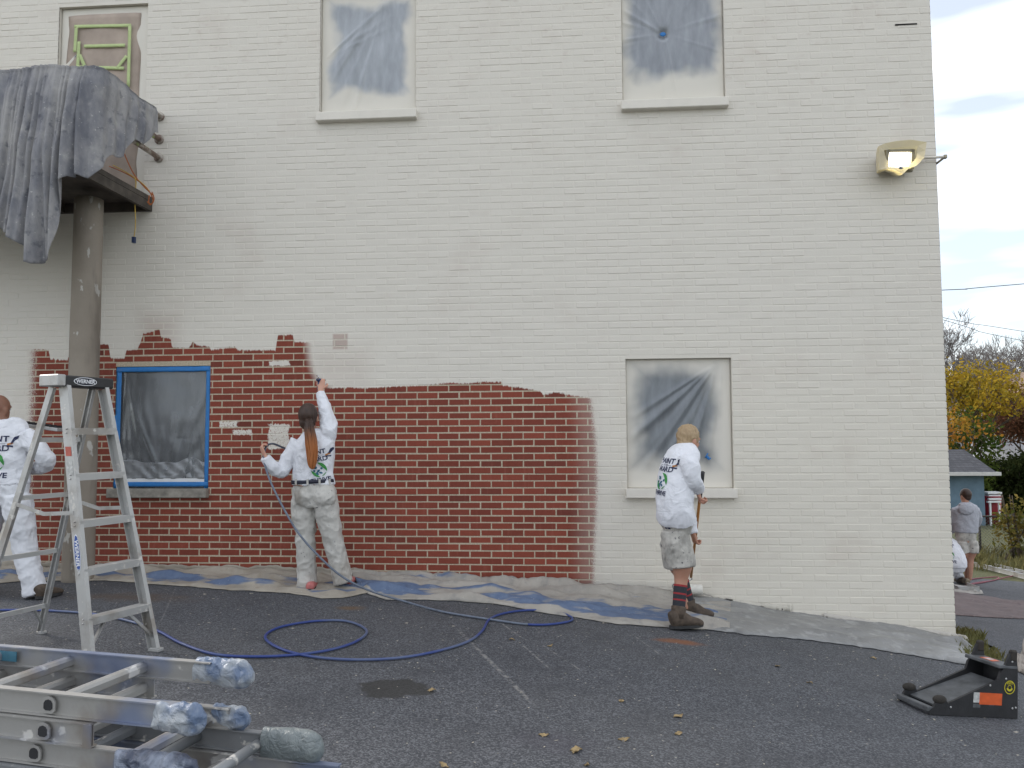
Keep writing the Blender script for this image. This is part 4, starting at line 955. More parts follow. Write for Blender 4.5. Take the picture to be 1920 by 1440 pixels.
# ================================================================== SPRAY HOSE
def m_hose():
    n = N('hose_blue'); p = n.pos(); x, y, z = n.xyz(p); c = n.mix(n.noise(3, 3, p), (.015, .036, .17), (.028, .058, .23)); c = n.mix(n.math('MULTIPLY', n.step(n.noise(1.6, 3, p), .45, .62), .7), c, (.11, .14, .2))
    return n.done(n.bsdf(c, .4))
hand_l = U(494, 846, -.80)
air = [(494, 846, -.80), (497, 872, -.82), (508, 905, -.86), (530, 950, -.93), (560, 1000, -1.0), (598, 1043, -1.03), (640, 1080, -1.02), (690, 1106, -.99)]
P = [tuple(U(a, b, y)) for a, b, y in air]
for a, b in ((760, 1131), (830, 1150), (915, 1164), (990, 1174), (1040, 1173), (1073, 1165), (1055, 1153), (1000, 1147), (950, 1152), (918, 1164), (905, 1185), (880, 1205), (830, 1222), (760, 1236), (680, 1241), (600, 1237), (540, 1225), (503, 1207), (500, 1192), (530, 1178), (590, 1168), (650, 1168), (687, 1185), (670, 1205), (620, 1222), (550, 1232), (470, 1235), (400, 1230), (340, 1210), (297, 1187), (250, 1170), (180, 1155), (90, 1148), (0, 1147), (-150, 1150)):
    q = GR(a, b); P.append((q.x, q.y, q.z+.013))
hs = empty('spray_hose', GR(760, 1236)); tag(hs, 'blue spray hose looping over the asphalt up to the spray painter', 'hose'); H0 = Vector(hs.location)
P = cr([p+(.0092, .0092) for p in P], 7); cut = 7*11
m = MB(); m.tube([(p[0]-H0.x, p[1]-H0.y, p[2]-H0.z) for p in P[:cut+1]], .0092, 8); m.build('worn_length', simple('worn_hose', (.13, .155, .20), .5, 0, .25, 30, .1), hs, True)
m = MB(); m.tube([(p[0]-H0.x, p[1]-H0.y, p[2]-H0.z) for p in P[cut:]], .0092, 8); m.build('blue_length', m_hose(), hs, True)

# ================================================================== LITTER ON THE ASPHALT
MAT_LEAF = simple('dry_leaf', (.30, .22, .11), .8, 0, .35, 30, .2)
leaf_spots = [(1020, 1380, 'curled'), (1170, 1388, 'crumpled brown'), (1080, 1407, 'pale'), (1078, 1412, 'torn'), (1165, 1316, 'thin'), (1272, 1344, 'long'), (1272, 1377, 'upright'), (1638, 1235, 'yellowed'), (1458, 1250, 'tan'), (1518, 1281, 'pale grey'), (808, 1296, 'stick-like'), (1032, 1212, 'small ochre'), (1100, 1436, 'flat tan'), (960, 1200, 'half'), (832, 1437, 'straw')]
rl = random.Random(9)
LEAFL = {808: 'straw-thin dry leaf at the edge of the dark asphalt patch', 1638: 'yellowed dry leaf just off the grey plastic sheeting', 1458: 'tan dry leaf off the torn end of the grey plastic sheeting', 1032: 'small ochre leaf near the pale scrape marks', 960: 'dry leaf lying on the pale scrape marks', 1518: 'pale grey leaf out on the asphalt below the grey sheeting'}
for px, py, adj in leaf_spots:
    q = GR(px, py); ang = rl.uniform(0, 6.28); s_ = rl.uniform(.022, .036); m = MB()
    m.grid(lambda u, v: ((u-.5)*2*s_, (v-.5)*2*s_*.62*math.sin(math.pi*min(.97, max(.03, u)))**1.3*(1+.25*math.sin(u*19+py)), .004*math.sin(math.pi*u*2+px)+.005*(2*v-1)**2+.002), 10, 4)
    o = m.build('fallen_leaf', MAT_LEAF, None, True, (q.x, q.y, q.z+.001)); o.rotation_euler = (rl.uniform(-.2, .2), rl.uniform(-.2, .2), ang); tag(o, LEAFL.get(px, 'dry fallen leaf lying on the open asphalt away from everything else'), 'leaf', 'dry leaves on the asphalt')
MAT_CHIP = simple('paint_chips', (.40, .37, .31), .8, 0, .4, 3, 0); m = MB()
for _ in range(2600):
    y = -6.6+6.4*rl.random()**1.0; x = rl.uniform(-5.5, 5); 
    if rl.random() < .55: y = -.4-abs(rl.gauss(0, 1.3))
    s_ = rl.uniform(.0025, .008)*(2.2 if rl.random() < .05 else 1); a = rl.uniform(0, 6.28); z = g(x, y)+.0025
    e1 = Vector((math.cos(a), math.sin(a), 0))*s_; e2 = Vector((-math.sin(a), math.cos(a), rl.uniform(-.2, .3)))*s_*rl.uniform(.25, .7); c = Vector((x, y, z))
    m.add([c-e1-e2, c+e1-e2, c+e1*.7+e2, c-e1*.8+e2*.9], [(0, 1, 2, 3)])
tag(m.build('paint_debris', MAT_CHIP), 'scattered paint chips and leaf bits on asphalt', 'debris', kind='stuff')

# ================================================================== PEOPLE
def m_skin(name, c1, c2):
    n = N(name); v = n.obj(); c = n.mix(n.noise(14, 4, v), c1, c2); return n.done(n.bsdf(c, .55, 0, n.bump(n.noise(120, 2, v), .08, .003), Subsurface_Weight=.08))
SKIN_L = m_skin('fair_skin', (.50, .26, .18), (.60, .34, .25)); SKIN_T = m_skin('tanned_skin', (.40, .20, .13), (.50, .27, .19)); SKIN_D = m_skin('brown_skin', (.20, .09, .055), (.28, .14, .09))
def m_shirt(name, c):
    n = N(name); v = n.obj(); k = n.mix(n.step(n.noise(5, 3, v), .3, .7), tuple(x*.93 for x in c), c); k = n.mix(n.step(n.noise(38, 3, v), .70, .73), k, tuple(x*.75 for x in c))
    h = n.noise(7, 3, n.vscale(v, (1, 1, 1.3)), .6, 1.2); return n.done(n.bsdf(k, .85, 0, n.bump(n.math('ADD', h, n.math('MULTIPLY', n.noise(350, 2, v), .06)), .55, .03)))
SHIRT = m_shirt('white_cotton', (.74, .75, .79)); HOOD = m_shirt('grey_marl', (.42, .43, .47))
TROUS = spotted('painter_trousers', (.49, .475, .44), (.12, .12, .13), 40, .675, .85, .12, (.22, .19, .155), 4.0); TROUS_W = spotted('white_trousers', (.66, .67, .70), (.45, .45, .45), 30, .70, .85, .08)
SHORTS = spotted('spattered_shorts', (.46, .44, .40), (.11, .11, .115), 30, .655, .85, .2, (.20, .19, .175), 9)
def m_hair(name, c1, c2, z0=None, z1=None, c3=None):
    n = N(name); v = n.obj(); p = n.pos(); st = n.noise(60, 3, n.vscale(v, (1, 1, .12))); c = n.mix(st, c1, c2)
    if c3: x, y, z = n.xyz(p); c = n.mix(n.step(n.math('ADD', z, n.math('MULTIPLY', n.math('SUBTRACT', st, .5), .12)), z1, z0), c, n.mix(st, tuple(k*.7 for k in c3), c3))
    return n.done(n.bsdf(c, .5, 0, n.bump(st, .5, .006)))
def wr(seed, amp, sc_=(9, 9, 14)):
    def f(c, nn):
        q = Vector((c.x*sc_[0]+seed, c.y*sc_[1], c.z*sc_[2])); q2 = Vector((c.x*sc_[0]*2.3, c.y*sc_[1]*2.3+seed, c.z*sc_[2]*2.1))
        return amp*(.35-abs(noise.noise(q)))*1.5+amp*.7*(.3-abs(noise.noise(q2)))
    return f
def hand(mb, wrist, d, palm, curl=1.0, side=1, spread=.2, k=1.0):
    """palm + five separate bent fingers; d: towards the fingers, palm: direction the palm faces"""
    d = Vector(d).normalized(); palm = Vector(palm); palm = (palm-d*d.dot(palm)).normalized(); w = d.cross(palm)*side
    W = Vector(wrist)
    mb.tube([tuple(W-d*.02)+(.026*k, .020*k), tuple(W+d*.02*k)+(.032*k, .018*k), tuple(W+d*.06*k)+(.041*k, .016*k), tuple(W+d*.092*k)+(.039*k, .013*k)], 0, 12, ref=w, sub=2)
    for i, (off, ln) in enumerate(((.030, .070), (.010, .080), (-.010, .075), (-.029, .058))):
        p = W+d*.088*k+w*off*k; P = [p-d*.02]; a = 0.0
        for sgm, L_ in enumerate((.42, .33, .25)):
            P.append(p); a += curl*(.75, .95, .7)[sgm]
            p = p+(d*math.cos(a)+palm*math.sin(a)+w*off*spread*4)*(ln*L_*k)
        P.append(p); rr_ = (.0105, .0100, .0092, .0086, .0066)
        mb.tube([tuple(q)+(rr_[j]*k, rr_[j]*k) for j, q in enumerate(P)], 0, 8)
    b = W+d*.025*k+w*.030*k; q1 = b+(w*.7+d*.5+palm*.45).normalized()*.038*k; q2 = q1+(d*.75+palm*.7*max(.2, curl)+w*.05).normalized()*.032*k; q3 = q2+(d*.6+palm*.9*curl-w*.2).normalized()*.024*k
    mb.tube([tuple(b)+(.014*k, .014*k), tuple(q1)+(.0115*k, .0115*k), tuple(q2)+(.0105*k, .0105*k), tuple(q3)+(.007*k, .007*k)], 0, 8)
def headmesh(mb, c, f, up=(0, 0, 1), k=1.0):
    c = Vector(c); f = Vector(f).normalized(); up = Vector(up).normalized(); r_ = f.cross(up).normalized(); up = r_.cross(f)
    M3 = Matrix((r_, f, up)).transposed()
    def L_(x, y, z): return c+(r_*x+f*y+up*z)*k
    mb.ell(L_(0, -.008, .025), (.076*k, .094*k, .098*k), 20, 12, M3)          # skull
    mb.ell(L_(0, .022, -.035), (.060*k, .068*k, .082*k), 16, 10, M3)          # face
    mb.ell(L_(0, .058, -.088), (.032*k, .028*k, .026*k), 12, 8, M3)           # chin
    mb.tube([tuple(L_(0, .083, .018))+(.010*k, .010*k), tuple(L_(0, .100, -.016))+(.013*k, .013*k), tuple(L_(0, .098, -.024))+(.015*k, .009*k)], 0, 8)  # nose
    mb.ell(L_(0, .080, -.056), (.024*k, .013*k, .009*k), 10, 6, M3)           # lips
    mb.ell(L_(0, .074, .030), (.055*k, .016*k, .012*k), 12, 6, M3)            # brow
    for s_ in (-1, 1): mb.ell(L_(s_*.079, -.004, -.012), (.010*k, .021*k, .032*k), 10, 8, M3)
    return L_, M3
def tb_(entries, base=1.0):
    return [(e[0].x, e[0].y, e[0].z, e[1]*base, e[2]*base) for e in entries]
class Fig:
    """entries: (point, half-width, half-depth)"""
    def __init__(s, loc): s.O = Vector(loc)
    def loc(s, L_): return [(Vector(e[0])-s.O, e[1], e[2]) for e in L_]
def make_person(label, O, ref, torso, arms, legs, head, neck, hands, feet, shirt, trousers, skin, vox=.008, shirt_from=0, shirt_to=None, pant_to=None, sleeve=None, pants_torso=3, seed=0, wrinkle=.012, seat=()):
    O = Vector(O); ref = Vector(ref)
    lo = lambda L_, k=1.0: [tuple(Vector(e[0])-O)+(e[1]*k, e[2]*k) for e in L_]
    mb = MB(); mb.tube(lo(torso, .86), 0, 20, ref=ref, sub=4)
    for a in arms: mb.tube(lo(a, .74), 0, 14, sub=4)
    for l in legs: mb.tube(lo(l, .72), 0, 16, ref=ref, sub=4)
    mb.tube(lo(neck), 0, 14, ref=ref, sub=3)
    L_, M3 = headmesh(mb, Vector(head[0])-O, head[1], head[2], head[3])
    for h in hands: hand(mb, Vector(h[0])-O, *h[1:])
    for f_ in feet: mb.tube(lo(f_[0], .8), 0, 12, ref=ref, sub=3)
    body = remesh('person', mb, vox, skin, None, 2); body.location = O
    tag(body, label, 'person')
    for s_ in (-1, 1):
        m = MB(); m.ell(L_(s_*.031, .072, .008), (.012*head[3], .010*head[3], .010*head[3]), 10, 8, M3); m.build('eye', EYE, body, True)
    mb = MB(); mb.tube(lo(torso[shirt_from:], 1.0), 0, 26, ref=ref, sub=5)
    for i, a in enumerate(arms): mb.tube(lo(a[:sleeve[i]] if sleeve else a), 0, 18, sub=5)
    sh = remesh('shirt', mb, vox, shirt, body, 3, wr(seed, wrinkle, (8, 8, 6)))
    mb = MB(); mb.tube(lo(torso[:pants_torso], .95 if not pant_to else .88), 0, 24, ref=ref, sub=5)
    for l in legs: mb.tube(lo(l[:pant_to] if pant_to else l), 0, 20, ref=ref, sub=5)
    for e_ in seat: mb.ell(Vector(e_[0])-O, e_[1], 16, 10)
    tr = remesh('trousers' if not pant_to else 'shorts', mb, vox, trousers, body, 3, wr(seed+5, wrinkle*.9, (10, 10, 9)))
    return body, sh, tr, L_, M3
EYE = simple('eye_white', (.6, .6, .6), .2, 0, .02, 5, 0)
def shoe(parent, O, heel, toe, w, h, mat, sole, nm='shoe'):
    """heel, toe: ground points in world"""
    heel = Vector(heel)-O; toe = Vector(toe)-O; d = (toe-heel); L_ = d.length; d.normalize(); sd_ = d.cross(Vector((0, 0, 1))).normalized(); z = Vector((0, 0, 1))
    m = MB()
    m.tube([tuple(heel+d*.005+z*h*.55)+(w*.36, h*.5), tuple(heel+d*L_*.12+z*h*.6)+(w*.45, h*.62), tuple(heel+d*L_*.35+z*h*.55)+(w*.46, h*.58), tuple(heel+d*L_*.62+z*h*.36)+(w*.5, h*.38), tuple(heel+d*L_*.85+z*h*.27)+(w*.5, h*.28), tuple(heel+d*L_*.99+z*h*.2)+(w*.28, h*.16)], 0, 14, ref=sd_, sub=4)
    s_ = remesh(nm, m, .008, mat, parent, 2)
    m = MB(); n_ = 18; pts = []
    for k in range(n_):
        a = 2*math.pi*k/n_; u = math.cos(a); wv = math.sin(a); pts.append(heel+d*(L_*(.5+.52*u))+sd_*(w*.52*wv*(1 if u > 0 else .88)))
    m.add([p-z*.002 for p in pts]+[p+z*.020 for p in pts], [tuple(range(n_-1, -1, -1)), tuple(range(n_, 2*n_))]+[(k, (k+1) % n_, n_+(k+1) % n_, n_+k) for k in range(n_)])
    m.build('sole', sole, s_); return s_
def drop_print(me, tree, o, c, rx, ux, dirn):
    bad = []
    for v in me.vertices:
        st = c+rx*v.co.x+ux*v.co.y-dirn*.6; hit, nn, _, _ = tree.ray_cast(st, dirn, 1.2)
        if hit is None: bad.append(v.index); v.co = c
        else: v.co = hit-dirn*.004
    return bad
def fine(me, cut=.012):
    bm = bmesh.new(); bm.from_mesh(me); bmesh.ops.triangulate(bm, faces=bm.faces[:])
    for _ in range(3):
        ed = [e for e in bm.edges if e.calc_length() > cut]
        if not ed: break
        bmesh.ops.subdivide_edges(bm, edges=ed, cuts=1)
    bmesh.ops.triangulate(bm, faces=bm.faces[:]); bm.to_mesh(me); bm.free()
P_NAVY = simple('navy_print', (.022, .028, .075), .8, 0, .15, 40, 0); P_GRN = simple('green_print', (.05, .27, .06), .8, 0, .15, 40, 0); P_TEAL = simple('teal_print', (.03, .13, .20), .8, 0, .15, 40, 0); P_ORG = simple('orange_print', (.45, .18, .03), .8, 0, .15, 40, 0)
def back_print(body, sh, c, dirn, tilt=0.0, k=1.0, only=None):
    """PAINT / IT FOR / WARD, leaf roundel, THRIVE, brush on the right shoulder; dirn points into the back"""
    dirn = Vector(dirn).normalized(); rx = dirn.cross(Vector((0, 0, 1))).normalized(); ux = rx.cross(dirn)
    ct, st = math.cos(tilt), math.sin(tilt); rx, ux = rx*ct+ux*st, ux*ct-rx*st
    tree = BVHTree.FromPolygons([v.co for v in sh.data.vertices], [p.vertices for p in sh.data.polygons])
    c = Vector(c)
    def put(me, mat, dx_, dy_, nm):
        fine(me); bad = set(drop_print(me, tree, None, c+rx*dx_*k+ux*dy_*k, rx, ux, dirn))
        if bad:
            bm = bmesh.new(); bm.from_mesh(me); bm.verts.ensure_lookup_table(); bmesh.ops.delete(bm, geom=[bm.verts[i] for i in bad], context='VERTS'); bm.to_mesh(me); bm.free()
        if len(me.polygons): me.materials.clear(); link(nm, me, mat, sh)
    def txt(t, sz, dx_, dy_, b=.0016): put(text_mesh(t, sz*k, b*k), P_NAVY, dx_, dy_, 'lettering')
    def poly(pts, mat, dx_, dy_, nm='emblem'):
        me = bpy.data.meshes.new(nm); me.from_pydata([(a*k, b*k, 0) for a, b in pts], [], [tuple(range(len(pts)))]); put(me, mat, dx_, dy_, nm)
    txt('PAINT', .070, 0, .125); txt('IT FOR', .022, 0, .085, .0005); txt('WARD', .070, 0, .045); txt('THRIVE', .062, 0, -.185)
    poly([(-.075, -.0015), (-.04, -.0015), (-.04, .0015), (-.075, .0015)], P_NAVY, 0, .085); poly([(.04, -.0015), (.075, -.0015), (.075, .0015), (.04, .0015)], P_NAVY, 0, .085)
    def cres(a0, a1, r1, r0, n_=14): return [(r1*math.cos(a0+(a1-a0)*i/n_), r1*math.sin(a0+(a1-a0)*i/n_)) for i in range(n_+1)]+[((r0+(r1-r0)*abs(2*i/n_-1)**2)*math.cos(a0+(a1-a0)*i/n_), (r0+(r1-r0)*abs(2*i/n_-1)**2)*math.sin(a0+(a1-a0)*i/n_)) for i in range(n_-1, 0, -1)]
    poly(cres(R(-20), R(95), .082, .045), P_GRN, .0, -.072); poly(cres(R(175), R(275), .08, .048), P_GRN, 0, -.072); poly(cres(R(285), R(335), .08, .07), P_GRN, 0, -.072)
    el = lambda a, b, an, n_=14: [(a*math.cos(t)*math.cos(an)-b*math.sin(t)*math.sin(an), a*math.cos(t)*math.sin(an)+b*math.sin(t)*math.cos(an)) for t in [2*math.pi*i/n_ for i in range(n_)]]
    for dx_, dy_, a, b, an in ((-.03, .03, .017, .017, 0), (-.05, -.005, .012, .012, 0), (-.005, -.012, .022, .012, .7), (.018, -.035, .018, .011, -.5), (-.022, -.04, .02, .012, 2.2), (.03, .012, .012, .012, 0), (-.055, .04, .008, .008, 0)): poly(el(a, b, an), P_TEAL, dx_, -.072+dy_)
    poly([(-.03, -.03), (-.012, -.034), (.03, .018), (.038, .045), (.008, .03)], P_NAVY, .135, .115, 'brush_print'); poly([(-.038, .002), (-.03, -.012), (.012, .0), (.004, .014)], P_ORG, .122, .085, 'brush_print'); poly([(-.03, -.004), (.02, -.01), (.024, .004), (-.026, .01)], P_NAVY, .112, .066, 'brush_print')
def V3(px, py, Y): return U(px, py, Y)

# ---------- spray painter (woman in the middle)
YW = -.60
hL, hR = GR(578, 1107), GR(649, 1098)
def W(px, py, dy=0): return U(px, py, YW+dy)
torso = [(W(592, 950), .17, .12), (W(590, 928), .205, .145), (W(588, 908), .192, .135), (W(588, 892), .182, .128), (W(588, 868), .188, .13), (W(589, 845), .196, .128), (W(587, 826), .185, .115), (W(584, 815), .12, .085), (W(582, 808), .06, .06)]
armL = [(W(560, 829), .075, .072), (W(548, 848, -.02), .072, .070), (W(534, 874, -.05), .066, .064), (W(524, 884, -.10), .060, .058), (W(508, 872, -.16), .052, .050), (W(498, 858, -.19), .040, .040)]
armR = [(W(606, 826), .082, .078), (W(616, 810), .078, .072), (W(615, 790, .02), .070, .066), (W(609, 768, .06), .056, .054), (W(604, 748, .10), .046, .044), (W(601, 736, .12), .040, .038)]
legL = [(W(571, 932), .105, .125), (W(571, 960), .108, .118), (W(572, 1000), .090, .098), (W(573, 1030), .082, .090), (W(575, 1065), .080, .088), (W(576, 1100), .082, .095)]
legR = [(W(609, 932), .105, .125), (W(613, 960), .105, .116), (W(622, 1000), .088, .096), (W(629, 1030), .082, .090), (W(637, 1062), .080, .088), (W(644, 1092), .082, .095)]
head = (W(579, 783, -.005), (-.06, 1, .10), (0, -.05, 1), 1.0)
neck = [(W(582, 815), .062, .062), (W(581, 803), .055, .056), (W(580, 792), .055, .06)]
hp = W(601, 731, .12); hp2 = W(497, 856, -.19)
hands = [(hp, (-.05, .25, 1), (-.3, .9, -.1), .95, -1), (hp2, (-.35, -.1, .9), (.8, .5, .3), 1.15, 1)]
feetW = []
wo_, sh, tr, L_, M3 = make_person('painter with long ponytail and white shirt reaching up with a spray gun', (hL+hR)/2, (1, 0, 0), torso, [armL, armR], [legL, legR], head, neck, hands, feetW, SHIRT, TROUS, SKIN_L, .0065, 2, None, None, None, 3, 3, .017, [(W(572, 930, -.07), (.105, .09, .10)), (W(608, 930, -.07), (.105, .09, .10))])
OW = Vector(wo_.location)
back_print(wo_, sh, W(604, 868)-OW, (0, 1, 0), R(9), .80)
SHOE_P = simple('pink_shoe', (.50, .16, .15), .6, 0, .25, 30, .2); SOLE_D = simple('dark_sole', (.03, .03, .03), .8, 0, .2, 20, .1); SOLE_W = simple('pale_sole', (.45, .42, .38), .8, 0, .2, 20, .1)
for h_, tx_ in ((GR(580, 1112), -.03), (GR(650, 1102), .05)):
    h_ = h_+Vector((0, .0, .015)); shoe(wo_, OW, h_, h_+Vector((tx_, .25, .012)), .088, .062, SHOE_P, SOLE_D)
MAT_BELT = simple('navy_belt', (.015, .017, .035), .6, 0, .1, 9, .1)
m = MB()
for i in range(41):
    a = 2*math.pi*i/40; c = W(587, 902)-OW; q = c+Vector((.198*math.cos(a), .142*math.sin(a), .008*math.cos(a))); m.v += [tuple(q-Vector((0, 0, .016))), tuple(q+Vector((0, 0, .016)))]
for i in range(40): m.f.append((2*i, 2*i+2, 2*i+3, 2*i+1))
bt = m.build('belt', MAT_BELT, wo_, True); bt.modifiers.new('t', 'SOLIDIFY').thickness = .005
for ang in (R(-60), R(-90), R(-125), R(-30)):
    m = MB(); q = W(587, 902)-OW+Vector((.203*math.cos(ang), .148*math.sin(ang), 0)); m.box(q, (.016, .012, .05), Matrix.Rotation(ang+R(90), 3, 'Z')); m.build('belt_loop', TROUS, tr)
# hair and ponytail
m = MB(); m.ell(L_(0, -.022, .030), (.088, .098, .106), 22, 14, M3); m.ell(L_(0, -.05, -.035), (.075, .06, .075), 16, 10, M3)
hz0, hz1 = W(585, 872).z, W(580, 800).z
HAIR_W = m_hair('ponytail_hair', (.020, .010, .007), (.060, .028, .016), hz0+.16, hz1+.02, (.44, .15, .04))
remesh('hair', m, .007, HAIR_W, wo_, 3, lambda c, n_: .004*noise.noise(Vector((c.x*60, c.y*60, c.z*9))))
rh = random.Random(4); m = MB()
for i in range(110):
    a = rh.uniform(0, 6.28); r_ = rh.random()**.5; ox, oy = math.cos(a)*r_, math.sin(a)*r_; e_ = rh.uniform(-1, 1)
    pts = []
    for (px, py, wd, dp) in ((579, 785, .018, -.115), (579, 792, .030, -.155), (580, 808, .050, -.185), (583, 830, .056, -.195), (585, 850, .048, -.19), (585, 866+4*e_, .036, -.185), (584+2*e_, 874+6*e_, .016, -.18)):
        q = W(px, py, dp)-OW; pts.append((q.x+ox*wd*.9+.006*math.sin(i+py*.06), q.y+oy*.028, q.z, .0055, .004))
    m.tube(pts, 0, 5, sub=3)
m.build('ponytail', HAIR_W, wo_, True)
m = MB(); q = W(579, 789, -.135)-OW; m.tube([tuple(q+Vector((.024*math.cos(t), .010*math.sin(t)-.01, .024*math.sin(t)*.5))) for t in [2*math.pi*i/14 for i in range(15)]], .006, 6); m.build('hair_tie', MAT_INK, wo_, True)
# spray gun in her raised hand
gp = W(599, 722, .15); gun = empty('spray_gun', gp); tag(gun, 'small navy and chrome airless spray gun held up against the wall', 'spray gun')
MAT_GUN = simple('navy_gun', (.03, .05, .13), .4, .2, .2, 20, .1); MAT_CHR = simple('chrome', (.6, .6, .62), .25, .9, .1, 20, 0)
m = MB(); m.tube([(0, -.03, -.05), (0, -.02, .02), (-.002, -.01, .045)], .015, 10, sub=2); m.build('grip', MAT_GUN, gun, True)
m = MB(); m.tube([(0, -.05, .045), (0, .06, .05)], .017, 10); m.build('gun_body', MAT_GUN, gun, True)
m = MB(); m.tube([(0, .06, .05), (-.002, .10, .052)], .011, 8); m.box((0, .10, .052), (.05, .012, .014)); m.build('spray_tip', MAT_CHR, gun)
m = MB(); m.tube([(0, .01, .035), (-.004, .018, .0), (0, .002, -.03)], .004, 6, sub=3); m.build('trigger', MAT_CHR, gun, True)
m = MB(); m.tube([(.0, -.05, .045), (.012, -.07, .075), (-.012, -.04, .085)], .006, 6, sub=3); m.build('filter', MAT_CHR, gun, True)
# short loop of hose from the other hand to the wall side
m = MB(); m.tube([tuple(U(496, 848, -.80)), tuple(U(500, 836, -.76)), tuple(U(512, 832, -.70)), tuple(U(530, 839, -.62)), tuple(U(548, 846, -.50))], .009, 8, sub=5); tag(m.build('whip_hose', simple('grey_hose', (.06, .07, .10), .45, 0, .2, 20, 0), None, True), 'short dark whip hose curling from the fist of the spray painter', 'hose')

# ---------- roller painter (youth beside the low window)
gy = GR(1285, 1183); YY = gy.y+.06
def Y_(px, py, dy=0): return U(px, py, YY+dy)
fd = Vector((.84, .54, 0)).normalized(); rd = Vector((fd.y, -fd.x, 0))
torso = [(Y_(1272, 1000, .03), .125, .10), (Y_(1268, 974, .02), .176, .135), (Y_(1266, 960, .0), .176, .133), (Y_(1265, 935), .172, .127), (Y_(1268, 900, .03), .172, .122), (Y_(1274, 872, .06), .175, .122), (Y_(1282, 853, .10), .160, .105), (Y_(1288, 843, .13), .105, .08), (Y_(1291, 838, .15), .055, .055)]
armR = [(Y_(1289, 858, -.06), .078, .074), (Y_(1295, 878, -.12), .072, .070), (Y_(1300, 900, -.12), .064, .062), (Y_(1308, 914, -.05), .050, .048), (Y_(1310, 922, -.02), .042, .040)]
armL = [(Y_(1276, 862, .26), .072, .07), (Y_(1280, 900, .34), .066, .064), (Y_(1288, 945, .36), .056, .052), (Y_(1297, 985, .30), .042, .040), (Y_(1300, 1000, .28), .036, .034)]
legR = [(Y_(1266, 995, .0), .105, .115), (Y_(1268, 1020), .108, .118), (Y_(1277, 1050, .02), .108, .112), (Y_(1279, 1062, .02), .110, .112), (Y_(1277, 1085, .02), .075, .078), (Y_(1276, 1108, .0), .064, .072), (Y_(1274, 1130, -.01), .050, .056), (Y_(1272, 1155, -.01), .046, .052)]
legL = [(Y_(1270, 995, .16), .10, .11), (Y_(1264, 1020, .20), .105, .115), (Y_(1266, 1045, .24), .104, .11), (Y_(1268, 1056, .26), .104, .11), (Y_(1277, 1080, .30), .07, .075), (Y_(1281, 1103, .30), .062, .07), (Y_(1285, 1126, .28), .05, .056), (Y_(1288, 1140, .28), .048, .054)]
head = (Y_(1292, 826, .14), (.85, .50, -.25), (.16, .14, 1), .98)
neck = [(Y_(1288, 846, .12), .062, .062), (Y_(1290, 838, .15), .055, .056), (Y_(1292, 830, .18), .055, .058)]
hp = Y_(1308, 920, -.02); hl = Y_(1299, 998, .28)
pole_t = Y_(1317.5, 886, .02); roll_w = U(1293, 1105, -.085); 
hands = [(hp, (.25, .35, -.8), (.9, -.2, .1), 1.2, 1), (hl, (.2, .1, -.9), (.8, .3, 0), 1.2, -1)]
yo, sh, tr, L_, M3 = make_person('blond painter in white shirt and spattered shorts leaning to a roller pole', gy, rd, torso, [armR, armL], [legR, legL], head, neck, hands, [], SHIRT, SHORTS, SKIN_T, .0065, 1, None, 4, None, 3, 9, .012)
OY = Vector(yo.location)
back_print(yo, sh, Y_(1250, 888)-OY, Vector((.84, .54, 0)), R(-4), .82)
m = MB(); m.ell(L_(0, -.020, .036), (.086, .098, .098), 22, 14, M3); m.ell(L_(0, -.055, -.03), (.066, .05, .055), 14, 9, M3)
remesh('hair', m, .007, m_hair('blond_hair', (.26, .17, .09), (.46, .34, .20)), yo, 1, lambda c, n_: .007*noise.noise(Vector((c.x*50, c.y*50, c.z*40)))+.004*noise.noise(Vector((c.x*120, c.y*120, c.z*60))))
BOOT = simple('muddy_boot', (.085, .062, .045), .85, 0, .45, 25, .4); SOCK = simple('dark_sock', (.03, .032, .04), .9, 0, .2, 60, .3); SOCKR = simple('red_stripe', (.30, .03, .035), .9, 0, .1, 60, .2)
for hx, tx_, lg, in ((GR(1256, 1181), Vector((.27, .10, 0)), legR), (GR(1288, 1166), Vector((.235, .15, 0)), legL)):
    hx = hx+Vector((0, 0, .012)); b_ = shoe(yo, OY, hx, hx+tx_, .108, .115, BOOT, SOLE_D, 'boot')
    hl_ = hx-OY+tx_*.22; up_ = Vector(lg[-4][0])-OY; ax_ = (up_-hl_); ax_ = ax_/ax_.z
    def lp_(z_): return hl_+ax_*z_
    m = MB(); m.tube([tuple(lp_(.07))+(.060, .066), tuple(lp_(.12))+(.057, .062), tuple(lp_(.155))+(.060, .064), tuple(lp_(.16))+(.052, .056)], 0, 18); m.build('boot_shaft', BOOT, b_, True)
    for z0_, z1_, mt in ((.15, .20, SOCK), (.20, .212, SOCKR), (.212, .245, SOCK), (.245, .258, SOCKR), (.258, .305, SOCK), (.305, .32, SOCKR)):
        r0_ = .050+.03*(z0_-.15); r1_ = .050+.03*(z1_-.15); m = MB(); m.tube([tuple(lp_(z0_))+(r0_, r0_*1.1), tuple(lp_(z1_))+(r1_, r1_*1.1)], 0, 18, caps=False); m.build('sock', mt, yo, True)
m = MB(); q = Y_(1256, 986)-OY; tree = BVHTree.FromPolygons([v.co for v in tr.data.vertices], [p.vertices for p in tr.data.polygons])
dn_ = Vector((.45, .9, 0)).normalized(); rx_ = dn_.cross(Vector((0, 0, 1))); pts = []
for a_, b_ in ((-.028, -.02), (.028, -.02), (.028, .02), (-.028, .02)):
    st_ = q+rx_*a_+Vector((0, 0, b_))-dn_*.4; hit = tree.ray_cast(st_, dn_, 1)[0]; pts.append((hit if hit else st_+dn_*.3)-dn_*.005)
m.add(pts, [(0, 1, 2, 3)]); m.build('label_patch', P_NAVY, tr)
